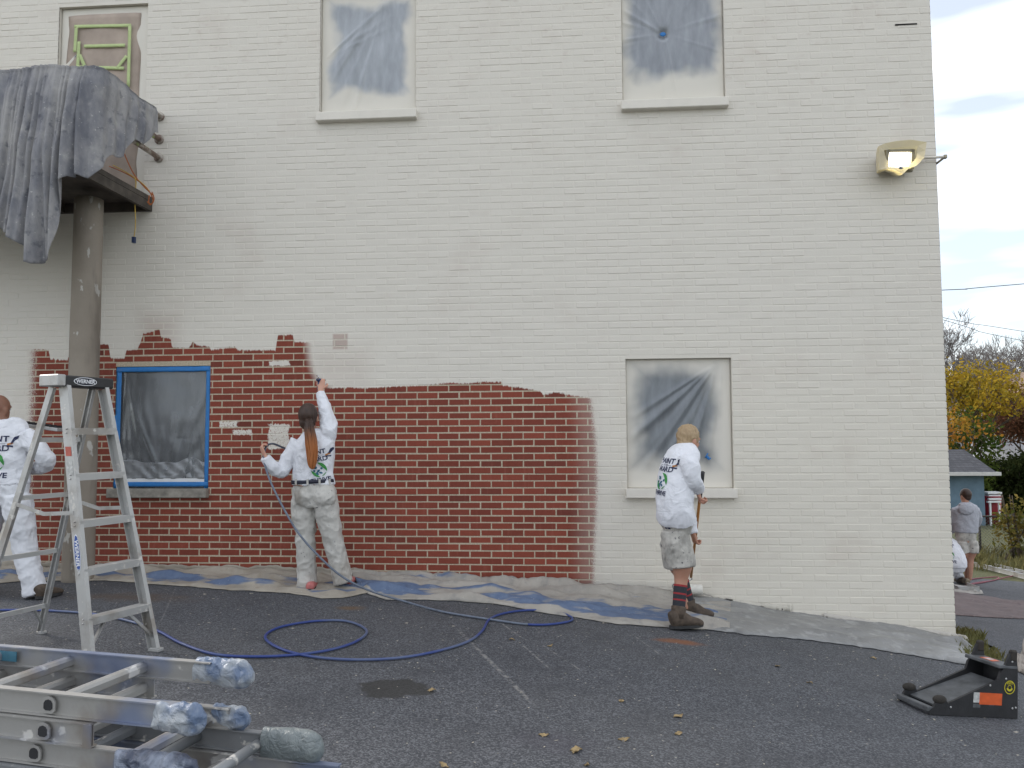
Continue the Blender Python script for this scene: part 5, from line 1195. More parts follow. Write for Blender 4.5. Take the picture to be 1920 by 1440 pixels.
# roller and pole
pole = empty('roller_pole', roll_w); tag(pole, 'paint roller on an amber extension pole with black grip held to the wall foot', 'paint roller'); O_ = roll_w
MAT_AMBER = simple('amber_pole', (.36, .15, .03), .45, 0, .15, 20, .05); MAT_NAP = simple('wet_nap', (.66, .64, .58), .7, 0, .06, 40, .8)
pd = (pole_t-roll_w); e1 = roll_w+pd*.12; gr_ = roll_w+pd*.80
m = MB(); m.tube([e1-O_, gr_-O_], .0125, 12); m.build('shaft', MAT_AMBER, pole, True)
m = MB(); m.tube([gr_-O_, pole_t-O_], .0175, 12); m.build('grip', MAT_BLACKP, pole, True)
m = MB(); m.tube([e1-O_, e1-O_-pd*.03, Vector((-.15, -.06, .06)), Vector((-.15, 0, .01)), Vector((-.13, 0, 0))], .005, 8, sub=4); m.build('roller_frame', MAT_CHR, pole, True)
m = MB(); 
for i in range(25):
    pass
m.tube([(-.125, 0, 0, .040, .040), (-.11, 0, 0, .045, .045), (.0, 0, 0, .046, .046), (.10, 0, 0, .045, .045), (.115, 0, 0, .039, .039)], 0, 20, sub=4); m.build('roller_cover', MAT_NAP, pole, True)

# ---------- painter behind the stepladder (left)
gm = GR(70, 1128); YM = gm.y+.12
def Mn(px, py, dy=0): return U(px, py, YM+dy)
torso = [(Mn(12, 945), .16, .115), (Mn(12, 925), .190, .135), (Mn(11, 910), .192, .138), (Mn(10, 890), .195, .135), (Mn(10, 860), .205, .135), (Mn(11, 830), .21, .132), (Mn(9, 808), .19, .115), (Mn(4, 797), .12, .085), (Mn(2, 790), .065, .065)]
armR = [(Mn(48, 818), .080, .078), (Mn(68, 838, -.01), .076, .074), (Mn(85, 858, .02), .070, .068), (Mn(84, 872, .10), .062, .060), (Mn(66, 878, .20), .052, .05), (Mn(52, 878, .26), .042, .04)]
armL = [(Mn(-32, 818), .080, .078), (Mn(-52, 840, .02), .075, .073), (Mn(-64, 866, .05), .068, .066), (Mn(-50, 878, .16), .056, .054), (Mn(-34, 878, .26), .042, .04)]
legR = [(Mn(32, 930), .10, .125), (Mn(36, 965), .105, .12), (Mn(44, 1010, .01), .092, .10), (Mn(50, 1045, .01), .086, .092), (Mn(60, 1085), .082, .088), (Mn(67, 1114), .085, .096)]
legL = [(Mn(-10, 930), .10, .125), (Mn(-18, 965, .02), .105, .12), (Mn(-30, 1010, .06), .092, .10), (Mn(-38, 1045, .08), .086, .092), (Mn(-44, 1085, .1), .082, .088), (Mn(-48, 1110, .1), .085, .096)]
head = (Mn(-2, 768, .01), (.15, 1, -.08), (0, .04, 1), 1.03)
neck = [(Mn(2, 800), .066, .066), (Mn(0, 788), .06, .06), (Mn(-1, 776), .06, .062)]
hands = [(Mn(50, 878, .27), (-.7, .6, .1), (-.2, .1, .9), .8, 1), (Mn(-32, 878, .27), (.7, .6, .1), (.2, .1, .9), .8, -1)]
mo, sh, tr, L_, M3 = make_person('bald painter in white shirt and trousers standing behind the stepladder', gm, (1, 0, 0), torso, [armR, armL], [legR, legL], head, neck, hands, [], SHIRT, TROUS_W, SKIN_D, .009, 2, None, None, None, 3, 15, .017)
OM = Vector(mo.location); back_print(mo, sh, Mn(12, 850)-OM, (0.0, 1, 0), R(-1), .98)
for h_, tv in ((GR(68, 1126), Vector((.04, .26, 0))), (GR(-50, 1122), Vector((-.05, .26, 0)))):
    h_ = h_+Vector((0, 0, .012)); shoe(mo, OM, h_, h_+tv, .11, .095, BOOT, SOLE_D)
# aluminium plank resting on his forearms and shoulder line
pk = empty('work_tray', Mn(74, 800, .26)); tag(pk, 'ribbed black and silver tray held beside the bald painter', 'tray'); K0 = Vector(pk.location)
m = MB(); a_ = Mn(28, 794, .26)-K0; b_ = Mn(118, 806, .26)-K0; m.beam(a_, b_, .16, .03); m.build('tray_body', MAT_ALU, pk, bevel=.004)
for i in range(9):
    t_ = .05+.9*i/8; q = a_.lerp(b_, t_)+Vector((0, 0, .022)); m = MB(); m.box(q, (.022, .15, .014)); m.build('rib', MAT_BLACKP, pk)

# ---------- boy in grey hoodie and crouching painter past the corner
gb = GR(1818, 1098); YB = gb.y+.1
def B_(px, py, dy=0): return U(px, py, YB+dy)
torso = [(B_(1811, 1022), .155, .11), (B_(1811, 1008), .185, .13), (B_(1811, 998), .19, .132), (B_(1811, 985), .195, .13), (B_(1811, 968), .20, .128), (B_(1811, 953), .195, .118), (B_(1810, 946), .12, .09), (B_(1809, 942), .06, .06)]
armR = [(B_(1828, 955), .075, .072), (B_(1833, 970, .06), .07, .068), (B_(1830, 984, .18), .06, .058), (B_(1822, 984, .3), .045, .043)]
armL = [(B_(1794, 955), .075, .072), (B_(1788, 972, .06), .072, .068), (B_(1787, 985, .1), .06, .056), (B_(1787, 995, .16), .045, .043), (B_(1792, 990, .28), .04, .038)]
legR = [(B_(1820, 1015), .10, .12), (B_(1822, 1028), .105, .12), (B_(1822, 1036), .105, .12), (B_(1820, 1048), .068, .07), (B_(1819, 1065), .066, .072), (B_(1818, 1088), .045, .05)]
legL = [(B_(1802, 1015), .10, .12), (B_(1803, 1028), .105, .12), (B_(1805, 1036), .105, .12), (B_(1812, 1050, .12), .068, .07), (B_(1813, 1066, .14), .064, .07), (B_(1813, 1086, .2), .044, .05)]
head = (B_(1810, 930, .02), (-.35, 1, -.05), (0, 0, 1), .98)
neck = [(B_(1810, 947), .06, .06), (B_(1810, 940), .054, .055), (B_(1810, 934), .054, .056)]
hands = [(B_(1820, 984, .32), (-.5, .8, 0), (-.6, -.3, .2), .7, 1), (B_(1793, 989, .3), (.4, .9, 0), (.6, -.3, .2), .7, -1)]
bo, sh, tr, L_, M3 = make_person('boy in grey hooded shirt and pale shorts standing past the wall corner', gb, (1, 0, 0), torso, [armR, armL], [legR, legL], head, neck, hands, [], HOOD, SHORTS, SKIN_T, .011, 2, None, 3, None, 3, 22, .010)
OB = Vector(bo.location)
m = MB(); m.ell(B_(1812, 955, -.11)-OB, (.13, .055, .10), 18, 10); m.ell(B_(1811, 946, -.02)-OB, (.12, .10, .04), 16, 8); remesh('hood', m, .011, HOOD, bo, 3, wr(2, .01))
m = MB(); m.ell(L_(0, -.016, .034), (.084, .096, .098), 20, 12, M3); m.ell(L_(0, -.05, -.02), (.064, .05, .06), 14, 9, M3); remesh('hair', m, .009, m_hair('dark_hair', (.025, .013, .009), (.06, .032, .02)), bo, 2)
for h_, tv in ((GR(1816, 1098), Vector((-.05, .26, 0))), (GR(1811, 1094), Vector((-.12, .24, 0)))):
    h_ = h_+Vector((0, 0, .004)); shoe(bo, OB, h_, h_+tv, .11, .09, simple('tan_shoe', (.25, .21, .15), .8, 0, .2, 20, .2), SOLE_W)
gc = GR(1797, 1083); YC = gc.y-1.3; gc = Vector((U(1797, 1085, YC).x, YC, 0)); gc.z = g(gc.x, gc.y)
Cx = gc.x
def C_(dx, dz, dy=0): return Vector((Cx+dx, YC+dy, gc.z+dz))
torso = [(C_(-.05, .22), .15, .13), (C_(-.05, .30), .19, .15), (C_(-.05, .38), .185, .15), (C_(-.06, .50, .06), .185, .14), (C_(-.08, .62, .14), .18, .125), (C_(-.10, .70, .20), .12, .09), (C_(-.10, .74, .23), .06, .06)]
armR = [(C_(.10, .64, .16), .075, .072), (C_(.16, .48, .22), .07, .068), (C_(.14, .34, .36), .058, .056), (C_(.05, .30, .48), .042, .04)]
armL = [(C_(-.28, .64, .16), .075, .072), (C_(-.34, .48, .24), .07, .068), (C_(-.28, .36, .38), .058, .056), (C_(-.18, .32, .48), .042, .04)]
legR = [(C_(.03, .28, .05), .10, .11), (C_(.12, .34, .26), .098, .1), (C_(.13, .36, .42), .088, .09), (C_(.11, .20, .30), .078, .08), (C_(.10, .08, .16), .07, .075)]
legL = [(C_(-.13, .28, .05), .10, .11), (C_(-.22, .34, .26), .098, .1), (C_(-.23, .36, .42), .088, .09), (C_(-.21, .20, .30), .078, .08), (C_(-.20, .08, .16), .07, .075)]
head = (C_(-.10, .88, .30), (-.2, 1, -.4), (0, .2, 1), .98); neck = [(C_(-.10, .72, .21), .06, .06), (C_(-.10, .78, .25), .055, .055), (C_(-.10, .83, .28), .055, .056)]
hands = [(C_(.04, .30, .49), (-.3, .9, -.2), (-.5, .1, .8), .8, 1), (C_(-.17, .32, .49), (.3, .9, -.2), (.5, .1, .8), .8, -1)]
co, sh, tr, L_, M3 = make_person('crouching painter in white shirt half hidden by the wall corner', gc, (1, 0, 0), torso, [armR, armL], [legR, legL], head, neck, hands, [], SHIRT, TROUS_W, SKIN_L, .011, 1, None, None, None, 3, 31, .011)
OC = Vector(co.location); back_print(co, sh, C_(-.17, .60)-OC, (0, .96, .28), 0, .85)
m = MB(); m.ell(L_(0, -.016, .034), (.084, .096, .098), 18, 12, M3); remesh('hair', m, .009, m_hair('brown_hair', (.03, .018, .012), (.07, .04, .025)), co, 2)
for sx in (.10, -.20):
    q = C_(sx, .006, .02); shoe(co, OC, q, q+Vector((.02, .26, -.01)), .11, .09, BOOT, SOLE_D)

# ================================================================== BEHIND THE CORNER
ground_cloth([(1786, 1112), (1830, 1118), (1880, 1126), (1960, 1134)], [(1790, 1160), (1840, 1163), (1890, 1165), (1980, 1166)], m_canvas('brown_canvas', (.17, .13, .125), (.09, .075, .08), -.3, 3.3), 'brown drop cloth spread on the asphalt past the wall corner', amp=.012, nu=70, nv=26, seed=21, atwall=False)
ground_cloth([(1788, 1098), (1812, 1102), (1828, 1106)], [(1788, 1112), (1815, 1116), (1846, 1116)], simple('pale_canvas', (.36, .34, .31), .9, 0, .2, 9, .2), 'small pale cloth beside the crouching painter', amp=.012, nu=30, nv=10, seed=25, atwall=False)
ground_cloth([(1895, 1240), (1920, 1238), (1960, 1240)], [(1900, 1258), (1925, 1270), (1970, 1272)], simple('crumpled_canvas', (.36, .32, .28), .9, 0, .25, 12, .3), 'crumpled canvas lying behind the ladder levelling tool', amp=.06, nu=60, nv=20, seed=28, atwall=False)
q = GR(1806, 1108); tray = empty('paint_tray', (q.x, q.y, q.z+.03)); tag(tray, 'silver roller tray on the pale cloth past the wall corner', 'paint tray')
m = MB(); m.box((0, 0, .006), (.30, .38, .012)); m.build('tray_base', MAT_ALU, tray)
for sx in (-1, 1): m = MB(); m.box((sx*.15, 0, .035), (.012, .38, .07)); m.build('tray_side', MAT_ALU, tray)
m = MB(); m.box((0, -.19, .035), (.288, .012, .07)); m.build('tray_side', MAT_ALU, tray)
# coiled red cord
P = [GR(*p) for p in ((1800, 1092), (1830, 1086), (1870, 1083), (1865, 1089), (1830, 1094), (1812, 1098), (1850, 1092), (1900, 1081), (1940, 1078))]
m = MB(); m.tube([(p.x, p.y, p.z+.012) for p in P], .011, 6, sub=5); tag(m.build('power_lead', simple('red_cord', (.20, .03, .05), .6, 0, .2, 9, 0), None, True), 'dark red power cord looping near the boy in the hooded shirt', 'cord')
# ladder lying in front of the fence
la, lb_ = GR(1826, 1062), GR(1935, 1090); ld = (lb_-la); ld.z = 0; ld.normalize(); ln_ = Vector((-ld.y, ld.x, 0)); L2 = empty('lying_ladder', la); tag(L2, 'aluminium ladder lying on the asphalt before the chain-link fence', 'ladder'); LL = 4.2
gz = lambda p: g(p.x, p.y)-la.z
for off in (0, .42):
    a_ = ln_*off; b_ = ld*LL+ln_*off; a_.z = gz(la+a_)+.05; b_.z = gz(la+b_)+.05; m = MB(); m.prof(a_, b_, I_prof(.085, .03)); m.build('side_rail', MAT_ALU, L2)
for i in range(13):
    a_ = ld*(.2+.305*i); b_ = a_+ln_*.42; a_.z = gz(la+a_)+.05; b_.z = gz(la+b_)+.05; m = MB(); m.tube([a_, b_], .018, 8); m.build('rung', MAT_ALU, L2, True)
# grass tufts at the corner and along the fence
rg = random.Random(13)
def grass(name, spots, label, col1, hmin, hmax, n_per):
    m = MB()
    for (x, y, r_) in spots:
        for _ in range(n_per):
            a = rg.uniform(0, 6.28); rr_ = r_*rg.random()**.5; px_, py_ = x+rr_*math.cos(a), y+rr_*math.sin(a); h = rg.uniform(hmin, hmax); b = rg.uniform(0, 6.28); w = rg.uniform(.004, .009); z = g(px_, py_)-.02
            e = Vector((math.cos(b), math.sin(b), 0))*w; l = Vector((rg.uniform(-.5, .5), rg.uniform(-.5, .5), 0))*h; c = Vector((px_, py_, z))
            m.add([c-e, c+e, c+e*.6+l*.35+Vector((0, 0, h*.6)), c+l+Vector((0, 0, h))], [(0, 1, 2, 3)])
    n = N(name+'_green'); p = n.pos(); c = n.mix(n.noise(3.5, 4, p), col1, (.22, .17, .06)); return tag(m.build(name, n.done(n.bsdf(c, .8))), label, 'grass', kind='stuff')
sp = []
for i in range(60):
    t = i/59; y = .2+7.2*t; sp.append((XR+.12+.18*rg.random(), y, .14))
a_, b_ = GR(1800, 1190), GR(1846, 1242)
for i in range(40): q = a_.lerp(b_, i/39); sp.append((q.x+rg.uniform(-.06, .14), q.y+rg.uniform(-.05, .1), .10))
grass('grass', sp, 'strip of grass along the foot of the side wall', (.06, .10, .02), .03, .12, 55)
sp = [(rg.uniform(5.5, 20), rg.uniform(9.4, 13.5), .5) for _ in range(130)]
grass('lawn_grass', sp, 'rough lawn before and behind the chain-link fence', (.06, .085, .022), .08, .32, 80)
# lawn: second sheet already the ground; pale path beyond
# chain-link fence
fy = 12.3; fx0, fx1 = 7.5, 17.0; ft_ = U(1903, 966, fy).z; MAT_GALV = simple('galvanised', (.20, .20, .19), .5, .6, .2, 15, .1); MAT_RUST = simple('dark_post', (.06, .055, .05), .6, .3, .3, 12, .2)
fen = empty('chain_link_fence', (fx0, fy, g(fx0, fy))); tag(fen, 'dark chain-link fence with overgrown posts behind the lying ladder', 'fence'); FO = Vector(fen.location)
m = MB(); m.tube([(fx0, fy, ft_), (fx1, fy, ft_-.12)], .022, 8); m.build('top_rail', MAT_RUST, fen, True, -FO)
for px_ in (1903, 1838, 1975):
    x = U(px_, 1000, fy).x; m = MB(); m.tube([(x, fy+.03, g(x, fy)-.05), (x, fy+.03, ft_+.03)], .03, 10); m.build('post', MAT_RUST, fen, True, -FO)
m = MB(); zb_ = g(11, fy); hgt = ft_-zb_; dS = .075
x = fx0-hgt
while x < fx1:
    for sg in (1, -1):
        a0, a1 = (x, x+hgt) if sg > 0 else (x+hgt, x)
        p0 = Vector((a0, fy, zb_)); p1 = Vector((a1, fy, zb_+hgt))
        t0, t1 = 0, 1
        if min(a0, a1) < fx0: 
            k = (fx0-min(a0, a1))/hgt
            if sg > 0: t0 = k
            else: t1 = 1-k
        q0, q1 = p0.lerp(p1, t0), p0.lerp(p1, t1); m.beam(q0, q1, .005, .005, (0, 1, 0))
    x += dS
me_ = m.build('mesh_fabric', MAT_GALV, fen, False, -FO); tag(me_, kind='stuff')
# blue shed
def m_roof():
    n = N('shingle'); v = n.obj(); x, y, z = n.xyz(v); br = n.n('ShaderNodeTexBrick'); n.put(br.inputs['Vector'], n.comb(n.math('MULTIPLY', x, 1.0), z, 0.0)); br.inputs['Scale'].default_value = 3.2; br.inputs['Mortar Size'].default_value = .02
    n.put(br.inputs['Color1'], (.035, .037, .045)); n.put(br.inputs['Color2'], (.06, .062, .072)); n.put(br.inputs['Mortar'], (.018, .018, .02)); return n.done(n.bsdf(br.outputs[0], .9, 0, n.bump(n.noise(30, 3, v), .4, .02)))
SY = 22.0; sr = U(1846, 930, SY).x; sev = U(1868, 886, SY).z; sgz = g(sr, SY); sl = sr-4.5; sd_y = 5.0
shed = empty('blue_shed', (sr-2, SY, sgz)); tag(shed, 'pale blue shed with dark shingle hip roof beyond the fence', 'shed'); SO = Vector(shed.location)
MAT_BLUEW = simple('blue_siding', (.13, .20, .26), .8, 0, .2, 3, .2); MAT_GUT = simple('white_gutter', (.55, .54, .52), .5, 0, .1, 9, .1)
m = MB(); m.box(((sl+sr)/2, SY+sd_y/2, (sgz+sev)/2-.15), (sr-sl, sd_y, sev-sgz+.3)); m.build('wall', MAT_BLUEW, shed, loc=-SO)
rtop = U(1800, 843, SY+2.2).z; ov = .32; rx0, rx1, ry0, ry1 = sl-ov, U(1870, 886, SY-.3).x, SY-ov, SY+sd_y+ov
ridx = U(1815, 843, SY+2.2).x
m = MB(); m.add([(rx0, ry0, sev), (rx1, ry0, sev), (rx1, ry1, sev), (rx0, ry1, sev), (rx0+2.2, (ry0+ry1)/2, rtop), (ridx, (ry0+ry1)/2, rtop)], [(0, 1, 5, 4), (1, 2, 5), (2, 3, 4, 5), (3, 0, 4), (3, 2, 1, 0)]); rf_ = m.build('roof', m_roof(), shed, loc=-SO)
m = MB(); m.beam((rx0, ry0-.05, sev-.03), (rx1, ry0-.05, sev-.03), .10, .12); m.build('gutter', MAT_GUT, rf_)
m = MB(); m.beam((rx1+.05, ry0-.05, sev-.031), (rx1+.05, ry1, sev-.031), .10, .118); m.build('gutter', MAT_GUT, rf_)
m = MB(); m.box((sr-2.7, SY-.02, sgz+1.0), (.85, .05, 2.0)); m.build('door', MAT_GUT, shed, loc=-SO)
# red bin under white boards
qb = GR(1858, 958); BY = 22.6; bx_ = U(1859, 940, BY).x; bz0 = g(bx_, BY); bz1 = U(1859, 930, BY).z
rb = empty('red_bin', (bx_, BY, bz0)); tag(rb, 'red bin standing beside the blue shed', 'bin'); hh = bz1-bz0
m = MB(); m.tube([(0, 0, 0, .26, .26), (0, 0, hh*.5, .30, .30), (0, 0, hh, .32, .32)], 0, 20); m.build('body', simple('red_plastic', (.30, .012, .025), .5, 0, .15, 6, .1), rb, True)
m = MB(); m.tube([(0, 0, hh-.05, .345, .345), (0, 0, hh+.01, .345, .345)], 0, 20); m.build('rim', simple('red_plastic2', (.24, .01, .02), .5, 0, .1, 6, .1), rb, True)
wb = empty('board_stack', (bx_, BY, bz0)); tag(wb, 'stack of white boards lying across the red bin by the shed', 'boards')
for py, a_, b_ in ((924, 1846, 1872), (929, 1847, 1871), (936, 1853, 1876), (941, 1851, 1876)):
    yb = BY-.42 if py > 930 else BY; A_ = U(a_, py, yb)-Vector(wb.location); B2 = U(b_, py-.5, yb)-Vector(wb.location); m = MB(); m.beam(A_, B2, .5 if py < 930 else .12, .065); m.build('board', MAT_WHITE, wb, bevel=.006)
for a_ in (1856, 1873):
    q = U(a_, 941, BY-.42)-Vector(wb.location); m = MB(); m.beam((q.x, q.y, -.02), (q.x, q.y, q.z), .06, .06, (0, 1, 0)); m.build('leg', MAT_WHITE, wb)

# ---- trees and shrubs
def leaf_mat(name, c1, c2, c3=None, tr=.3):
    n = N(name); p = n.pos(); c = n.mix(n.step(n.noise(1.3, 3, p), .35, .65), c1, c2); wnz = n.noise(9, 2, p); c = n.mix(n.step(wnz, .5, .7), c, c3 or c2)
    a = n.n('ShaderNodeBsdfDiffuse'); n.put(a.inputs[0], c); b = n.n('ShaderNodeBsdfTranslucent'); n.put(b.inputs[0], c); k = n.n('ShaderNodeMixShader'); n.put(k.inputs[0], tr); n.t.links.new(a.outputs[0], k.inputs[1]); n.t.links.new(b.outputs[0], k.inputs[2]); return n.done(k.outputs[0])
BARK = simple('bark', (.09, .07, .055), .9, 0, .3, 8, .4); BARK_G = simple('grey_bark', (.16, .145, .14), .9, 0, .25, 8, .3)
def branches(m, p, d, ln, r_, depth, rr_, tips, spread=.6, n_ch=(2, 3), up=.12, min_r=.012):
    segs = 4; pts = [tuple(p)+(r_, r_)]; q = p.copy(); dd = d.copy()
    for i in range(segs):
        dd = (dd+Vector((rr_.gauss(0, .10), rr_.gauss(0, .10), rr_.gauss(up*.4, .06)))).normalized(); q = q+dd*(ln/segs); k = r_*(1-.45*(i+1)/segs); pts.append(tuple(q)+(k, k))
        if depth > 0 and i >= 1 and rr_.random() < .55:
            a = Vector((rr_.gauss(0, 1), rr_.gauss(0, 1), rr_.gauss(.2, .6))).normalized(); branches(m, q.copy(), (dd*(1-spread)+a*spread).normalized(), ln*rr_.uniform(.45, .7), k*.6, depth-1, rr_, tips, spread, n_ch, up, min_r)
    m.tube(pts, 0, 6 if r_ > .04 else 4, caps=False)
    if depth == 0: tips.append(q); return
    for _ in range(rr_.randint(*n_ch)):
        a = Vector((rr_.gauss(0, 1), rr_.gauss(0, 1), rr_.gauss(.3, .6))).normalized(); branches(m, q.copy(), (dd*(1-spread)+a*spread).normalized(), ln*rr_.uniform(.6, .8), max(min_r, r_*.55), depth-1, rr_, tips, spread, n_ch, up, min_r)
def tree(name, label, x, y, h, r0_, depth, seed, leaf=None, nleaf=0, lsize=.1, lspread=.5, group=None, bark=BARK, spread=.55, trunk=.3, up=.12, n_ch=(2, 3), min_r=.012):
    rr_ = random.Random(seed); z = g(x, y); o = empty(name, (x, y, z-.1)); tag(o, label, 'tree', group); tips = []; m = MB()
    top = Vector((rr_.uniform(-.1, .1), rr_.uniform(-.1, .1), h*trunk)); mt = MB(); mt.tube([(0, 0, 0, r0_*1.3, r0_*1.3), tuple(top*.5)+(r0_, r0_), tuple(top)+(r0_*.85, r0_*.85)], 0, 10, sub=3); mt.build('trunk', bark, o, True)
    for i in range(rr_.randint(4, 5)):
        a = i*1.4+rr_.uniform(-.4, .4); branches(m, top*rr_.uniform(.8, 1), Vector((math.cos(a)*.7, math.sin(a)*.7, rr_.uniform(.6, 1.3))).normalized(), h*.28, r0_*.55, depth, rr_, tips, spread, n_ch, up, min_r)
    m.build('limbs', bark, o, True)
    if leaf:
        lm = MB()
        for _ in range(nleaf):
            t = rr_.choice(tips); c = t+Vector((rr_.gauss(0, lspread), rr_.gauss(0, lspread), rr_.gauss(0, lspread*.7))); s_ = lsize*rr_.uniform(.6, 1.3)
            e1 = Vector((rr_.gauss(0, 1), rr_.gauss(0, 1), rr_.gauss(0, 1))).normalized(); e2 = e1.cross(Vector((rr_.gauss(0, 1), rr_.gauss(0, 1), rr_.gauss(0, 1)))).normalized()
            lm.add([c-e1*s_, c+e2*s_*.5, c+e1*s_, c-e2*s_*.5], [(0, 1, 2, 3)])
        lm.build('crown', leaf, o)
    return o
YELL = leaf_mat('yellow_leaves', (.42, .27, .03), (.30, .22, .03), (.16, .16, .03)); RED = leaf_mat('russet_leaves', (.17, .075, .045), (.12, .06, .04), (.09, .07, .035)); GRN = leaf_mat('green_leaves', (.05, .085, .02), (.09, .12, .03), (.13, .14, .03)); DKG = leaf_mat('dark_leaves', (.020, .030, .012), (.035, .045, .016), (.05, .06, .022)); ORG = leaf_mat('orange_leaves', (.36, .15, .03), (.30, .18, .03))
q = U(1815, 800, 31); tree('yellow_tree', 'yellow-leaved tree rising over the blue shed', q.x-.2, 31, 6.3, .14, 3, 3, YELL, 5200, .10, .36, 'garden trees', spread=.42, trunk=.42)
q = U(1788, 800, 27); tree('orange_tree', 'small orange-leaved tree tight behind the building corner', q.x-.6, 27, 5.2, .10, 2, 8, ORG, 800, .10, .38, 'garden trees')
q = U(1905, 800, 36); tree('russet_tree', 'dense russet-leaved tree to the right of the yellow tree', q.x+1.2, 36, 6.9, .16, 3, 6, RED, 12000, .10, .50, 'garden trees')
for px_, yy, h, sd_, lb in ((1885, 60, 11.8, 4, 'tall bare grey tree spreading above the russet tree'), (1795, 52, 12.2, 12, 'tall bare grey tree rising above the yellow tree'), (1960, 66, 12.5, 15, 'tall bare tree behind the tan-roofed house')):
    q = U(px_, 800, yy); tree('bare_tree', lb, q.x, yy, h, .26, 5, sd_, None, 0, bark=BARK_G, group='bare trees', spread=.5, trunk=.25, up=.2, min_r=.016)
def shrub(name, label, x, y, rx, ry, h, mat, n_, ls, seed, group=None):
    rr_ = random.Random(seed); z = g(x, y); o = empty(name, (x, y, z)); tag(o, label, 'shrub', group); m = MB(); st = MB()
    for i in range(7):
        a = rr_.uniform(0, 6.28); st.tube([(rr_.gauss(0, rx*.2), rr_.gauss(0, ry*.2), -.05, .03, .03), (math.cos(a)*rx*.5, math.sin(a)*ry*.5, h*.6, .015, .015), (math.cos(a)*rx*.7, math.sin(a)*ry*.7, h*.9, .008, .008)], 0, 5, sub=3)
    st.build('stem', BARK, o, True)
    cl = [(rr_.uniform(-1, 1)*rx*.8, rr_.uniform(-1, 1)*ry*.8, h*rr_.uniform(.12, .88)) for _ in range(36)]
    for _ in range(n_):
        c = Vector(rr_.choice(cl))+Vector((rr_.gauss(0, rx*.16), rr_.gauss(0, ry*.2), rr_.gauss(0, h*.10))); s_ = ls*rr_.uniform(.6, 1.4)
        e1 = Vector((rr_.gauss(0, 1), rr_.gauss(0, 1), rr_.gauss(0, 1))).normalized(); e2 = e1.cross(Vector((rr_.gauss(0, 1), rr_.gauss(0, 1), rr_.gauss(0, 1)))).normalized(); m.add([c-e1*s_, c+e2*s_*.5, c+e1*s_, c-e2*s_*.5], [(0, 1, 2, 3)])
    m.build('foliage', mat, o); return o
q = U(1800, 840, 28.6); shrub('broadleaf_shrub', 'broad-leaved green shrub below the yellow tree', q.x+.2, 28.6, 1.3, 1.0, U(1800, 775, 28.6).z-g(q.x, 28.6), GRN, 3500, .10, 2)
for px_, yy, rx_, top_, sd_, lb in ((1868, 30.5, 1.7, 850, 5, 'dark evergreen hedge shrub beside the blue shed'), (1910, 30, 1.8, 862, 9, 'dark evergreen hedge shrub under the grey roof'), (1958, 30, 1.8, 855, 11, 'dark evergreen hedge shrub farthest from the shed')):
    q = U(px_, 900, yy); shrub('hedge_shrub', lb, q.x, yy, rx_, 1.0, U(px_, top_, yy).z-g(q.x, yy), DKG, 6500, .09, sd_, 'dark hedge')
q = U(1912, 960, 11.9); shrub('vine_bush', 'leafy yellow-green vine grown through the chain-link fence', q.x, 11.95, .55, .25, U(1912, 915, 11.9).z-g(q.x, 11.9), leaf_mat('vine_leaves', (.10, .13, .03), (.22, .16, .05), (.06, .08, .02)), 900, .055, 17)
# houses behind
def m_grain(name, c): return simple(name, c, .85, 0, .15, 2.5, .15)
HY = 44.0; ha = U(1872, 770, HY); hz1 = U(1935, 712, HY).z; hze = U(1880, 775, HY).z; hx0 = ha.x-.2; hx1 = hx0+9; hg = g(hx0, HY)
ho = empty('tan_house', (hx0+4, HY, hg)); tag(ho, 'house with tan gable roof behind the russet tree', 'house'); HO = Vector(ho.location)
m = MB(); m.box((hx0+4.8, HY+4, (hg+hze)/2), (8.4, 8, hze-hg)); m.build('wall', m_grain('tan_siding', (.32, .27, .22)), ho, loc=-HO)
m = MB(); m.add([(hx0, HY-.4, hze), (hx1, HY-.4, hze), (hx1, HY+8.4, hze), (hx0, HY+8.4, hze), (hx0+4.2, HY-.4, hz1+.8), (hx0+4.2, HY+8.4, hz1+.8)], [(0, 1, 4), (2, 3, 5), (1, 2, 5, 4), (3, 0, 4, 5), (3, 2, 1, 0)]); m.build('roof', m_grain('tan_roof', (.33, .24, .18)), ho, loc=-HO)
m = MB(); m.box((hx0+4.2, HY-.03, hze+.4), (.9, .06, 1.2)); w_ = m.build('window', MAT_GUT, ho, loc=-HO); m = MB(); m.box((hx0+4.2, HY-.065, hze+.4), (.7, .02, 1.0)); m.build('pane', MAT_PANE, w_)
GY = 38.0; ga = U(1836, 860, GY); gtop = U(1870, 836, GY).z; gev = U(1850, 862, GY).z; gg = g(ga.x, GY)
go = empty('grey_roof_garage', (ga.x+4, GY, gg)); tag(go, 'low building with pale grey roof above the dark hedge', 'building'); GO = Vector(go.location)
m = MB(); m.box((ga.x+4.4, GY+2.5, (gg+gev)/2), (8, 5, gev-gg)); m.build('wall', m_grain('white_siding', (.5, .5, .5)), go, loc=-GO)
m = MB(); m.add([(ga.x, GY-.3, gev), (ga.x+9, GY-.3, gev), (ga.x+9, GY+5.4, gev), (ga.x, GY+5.4, gev), (ga.x+.5, GY+2.5, gtop+.25), (ga.x+8.5, GY+2.5, gtop+.25)], [(0, 1, 5, 4), (1, 2, 5), (2, 3, 4, 5), (3, 0, 4), (3, 2, 1, 0)]); m.build('roof', m_grain('grey_roof', (.42, .43, .45)), go, loc=-GO)
BFY = 34.0; bf = empty('board_fence', (U(1885, 880, BFY).x, BFY, g(U(1885, 880, BFY).x, BFY))); tag(bf, 'weathered wooden board fence glimpsed above the hedge', 'fence'); BO = Vector(bf.location)
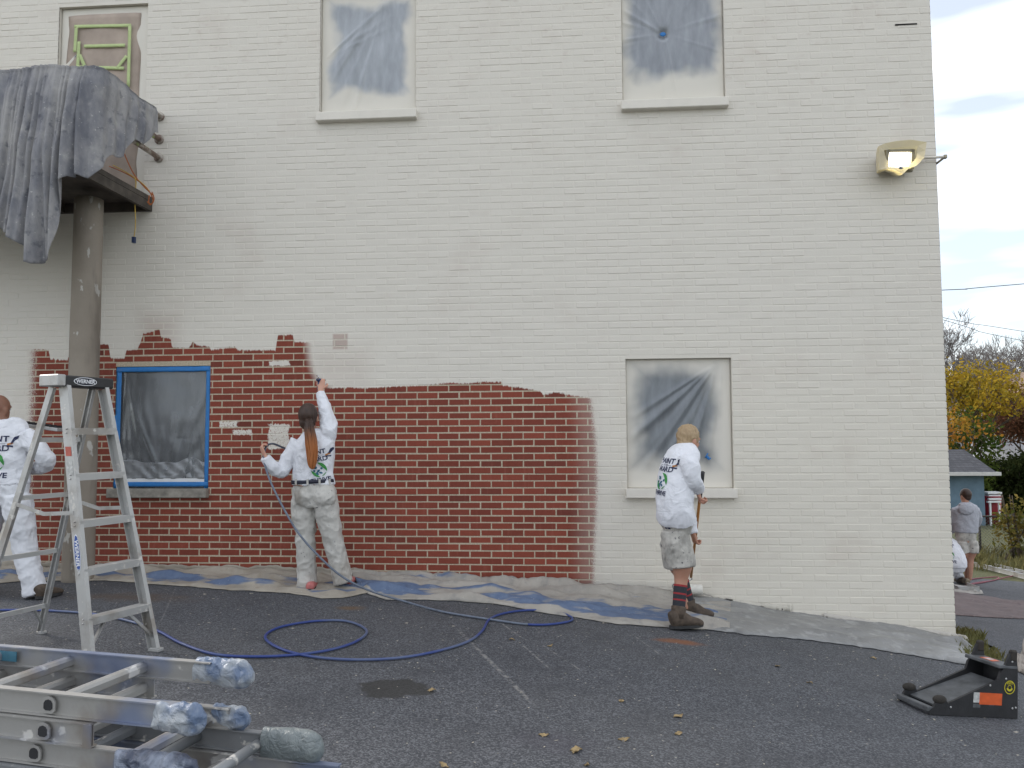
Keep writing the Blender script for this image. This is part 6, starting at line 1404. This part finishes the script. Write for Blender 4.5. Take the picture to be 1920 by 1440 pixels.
for i in range(34):
    x = U(1886, 880, BFY).x+i*.16; zt = U(1900, 866, BFY).z; m = MB(); m.box((x, BFY, (zt+g(x, BFY))/2), (.14, .03, zt-g(x, BFY)+.04)); m.build('board', m_grain('grey_board', (.36, .32, .26)) if i == 0 else bpy.data.materials['grey_board'], bf, loc=-BO)
HWY = 41.0; q = U(1835, 790, HWY); hw = empty('white_house', (q.x, HWY, g(q.x, HWY))); tag(hw, 'white house showing through the yellow tree', 'house'); O_ = Vector(hw.location); wz = U(1835, 760, HWY).z-O_.z
m = MB(); m.box((0, 2.5, wz/2), (4.4, 5, wz)); m.build('wall', m_grain('white_boards', (.62, .60, .57)), hw)
m = MB(); m.add([(-2.4, -.3, wz), (2.4, -.3, wz), (2.4, 5.3, wz), (-2.4, 5.3, wz), (0, -.3, wz+1.5), (0, 5.3, wz+1.5)], [(0, 1, 4), (2, 3, 5), (1, 2, 5, 4), (3, 0, 4, 5), (3, 2, 1, 0)]); m.build('roof', m_grain('brown_roof', (.20, .17, .15)), hw)
# pale path beyond the bin
PA = [GR(*p) for p in ((1876, 936), (1990, 930), (1990, 952), (1880, 955))]
def path_fn(u, v):
    a = PA[0].lerp(PA[1], u).lerp(PA[3].lerp(PA[2], u), v); return (a.x, a.y, g(a.x, a.y)+.01)
m = MB(); m.grid(path_fn, 24, 12); tag(m.build('path', simple('pale_path', (.36, .33, .29), .9, 0, .2, 1.5, .2)), kind='structure')
# power lines
for pts, lb in ((((900, 560, 24), (1300, 562, 25), (1775, 543.5, 26), (1850, 538, 27), (2300, 500, 31)), 'thick black power line crossing the sky just right of the wall'), (((900, 380, 26), (1400, 515, 29), (1790, 600, 33), (1860, 612, 36), (2050, 642, 44)), 'thin power line sloping down over the bare trees'), (((900, 330, 26), (1400, 490, 29), (1790, 606, 33), (1860, 627, 36), (2050, 664, 44)), 'lower thin power line sloping toward the bare trees')):
    P = [tuple(U(a, b, y)) for a, b, y in pts]; m = MB(); m.tube(P, .017 if 'thick' in lb else .014, 5, sub=6); tag(m.build('power_line', MAT_INK, None, True), lb, 'power line', 'overhead wires')
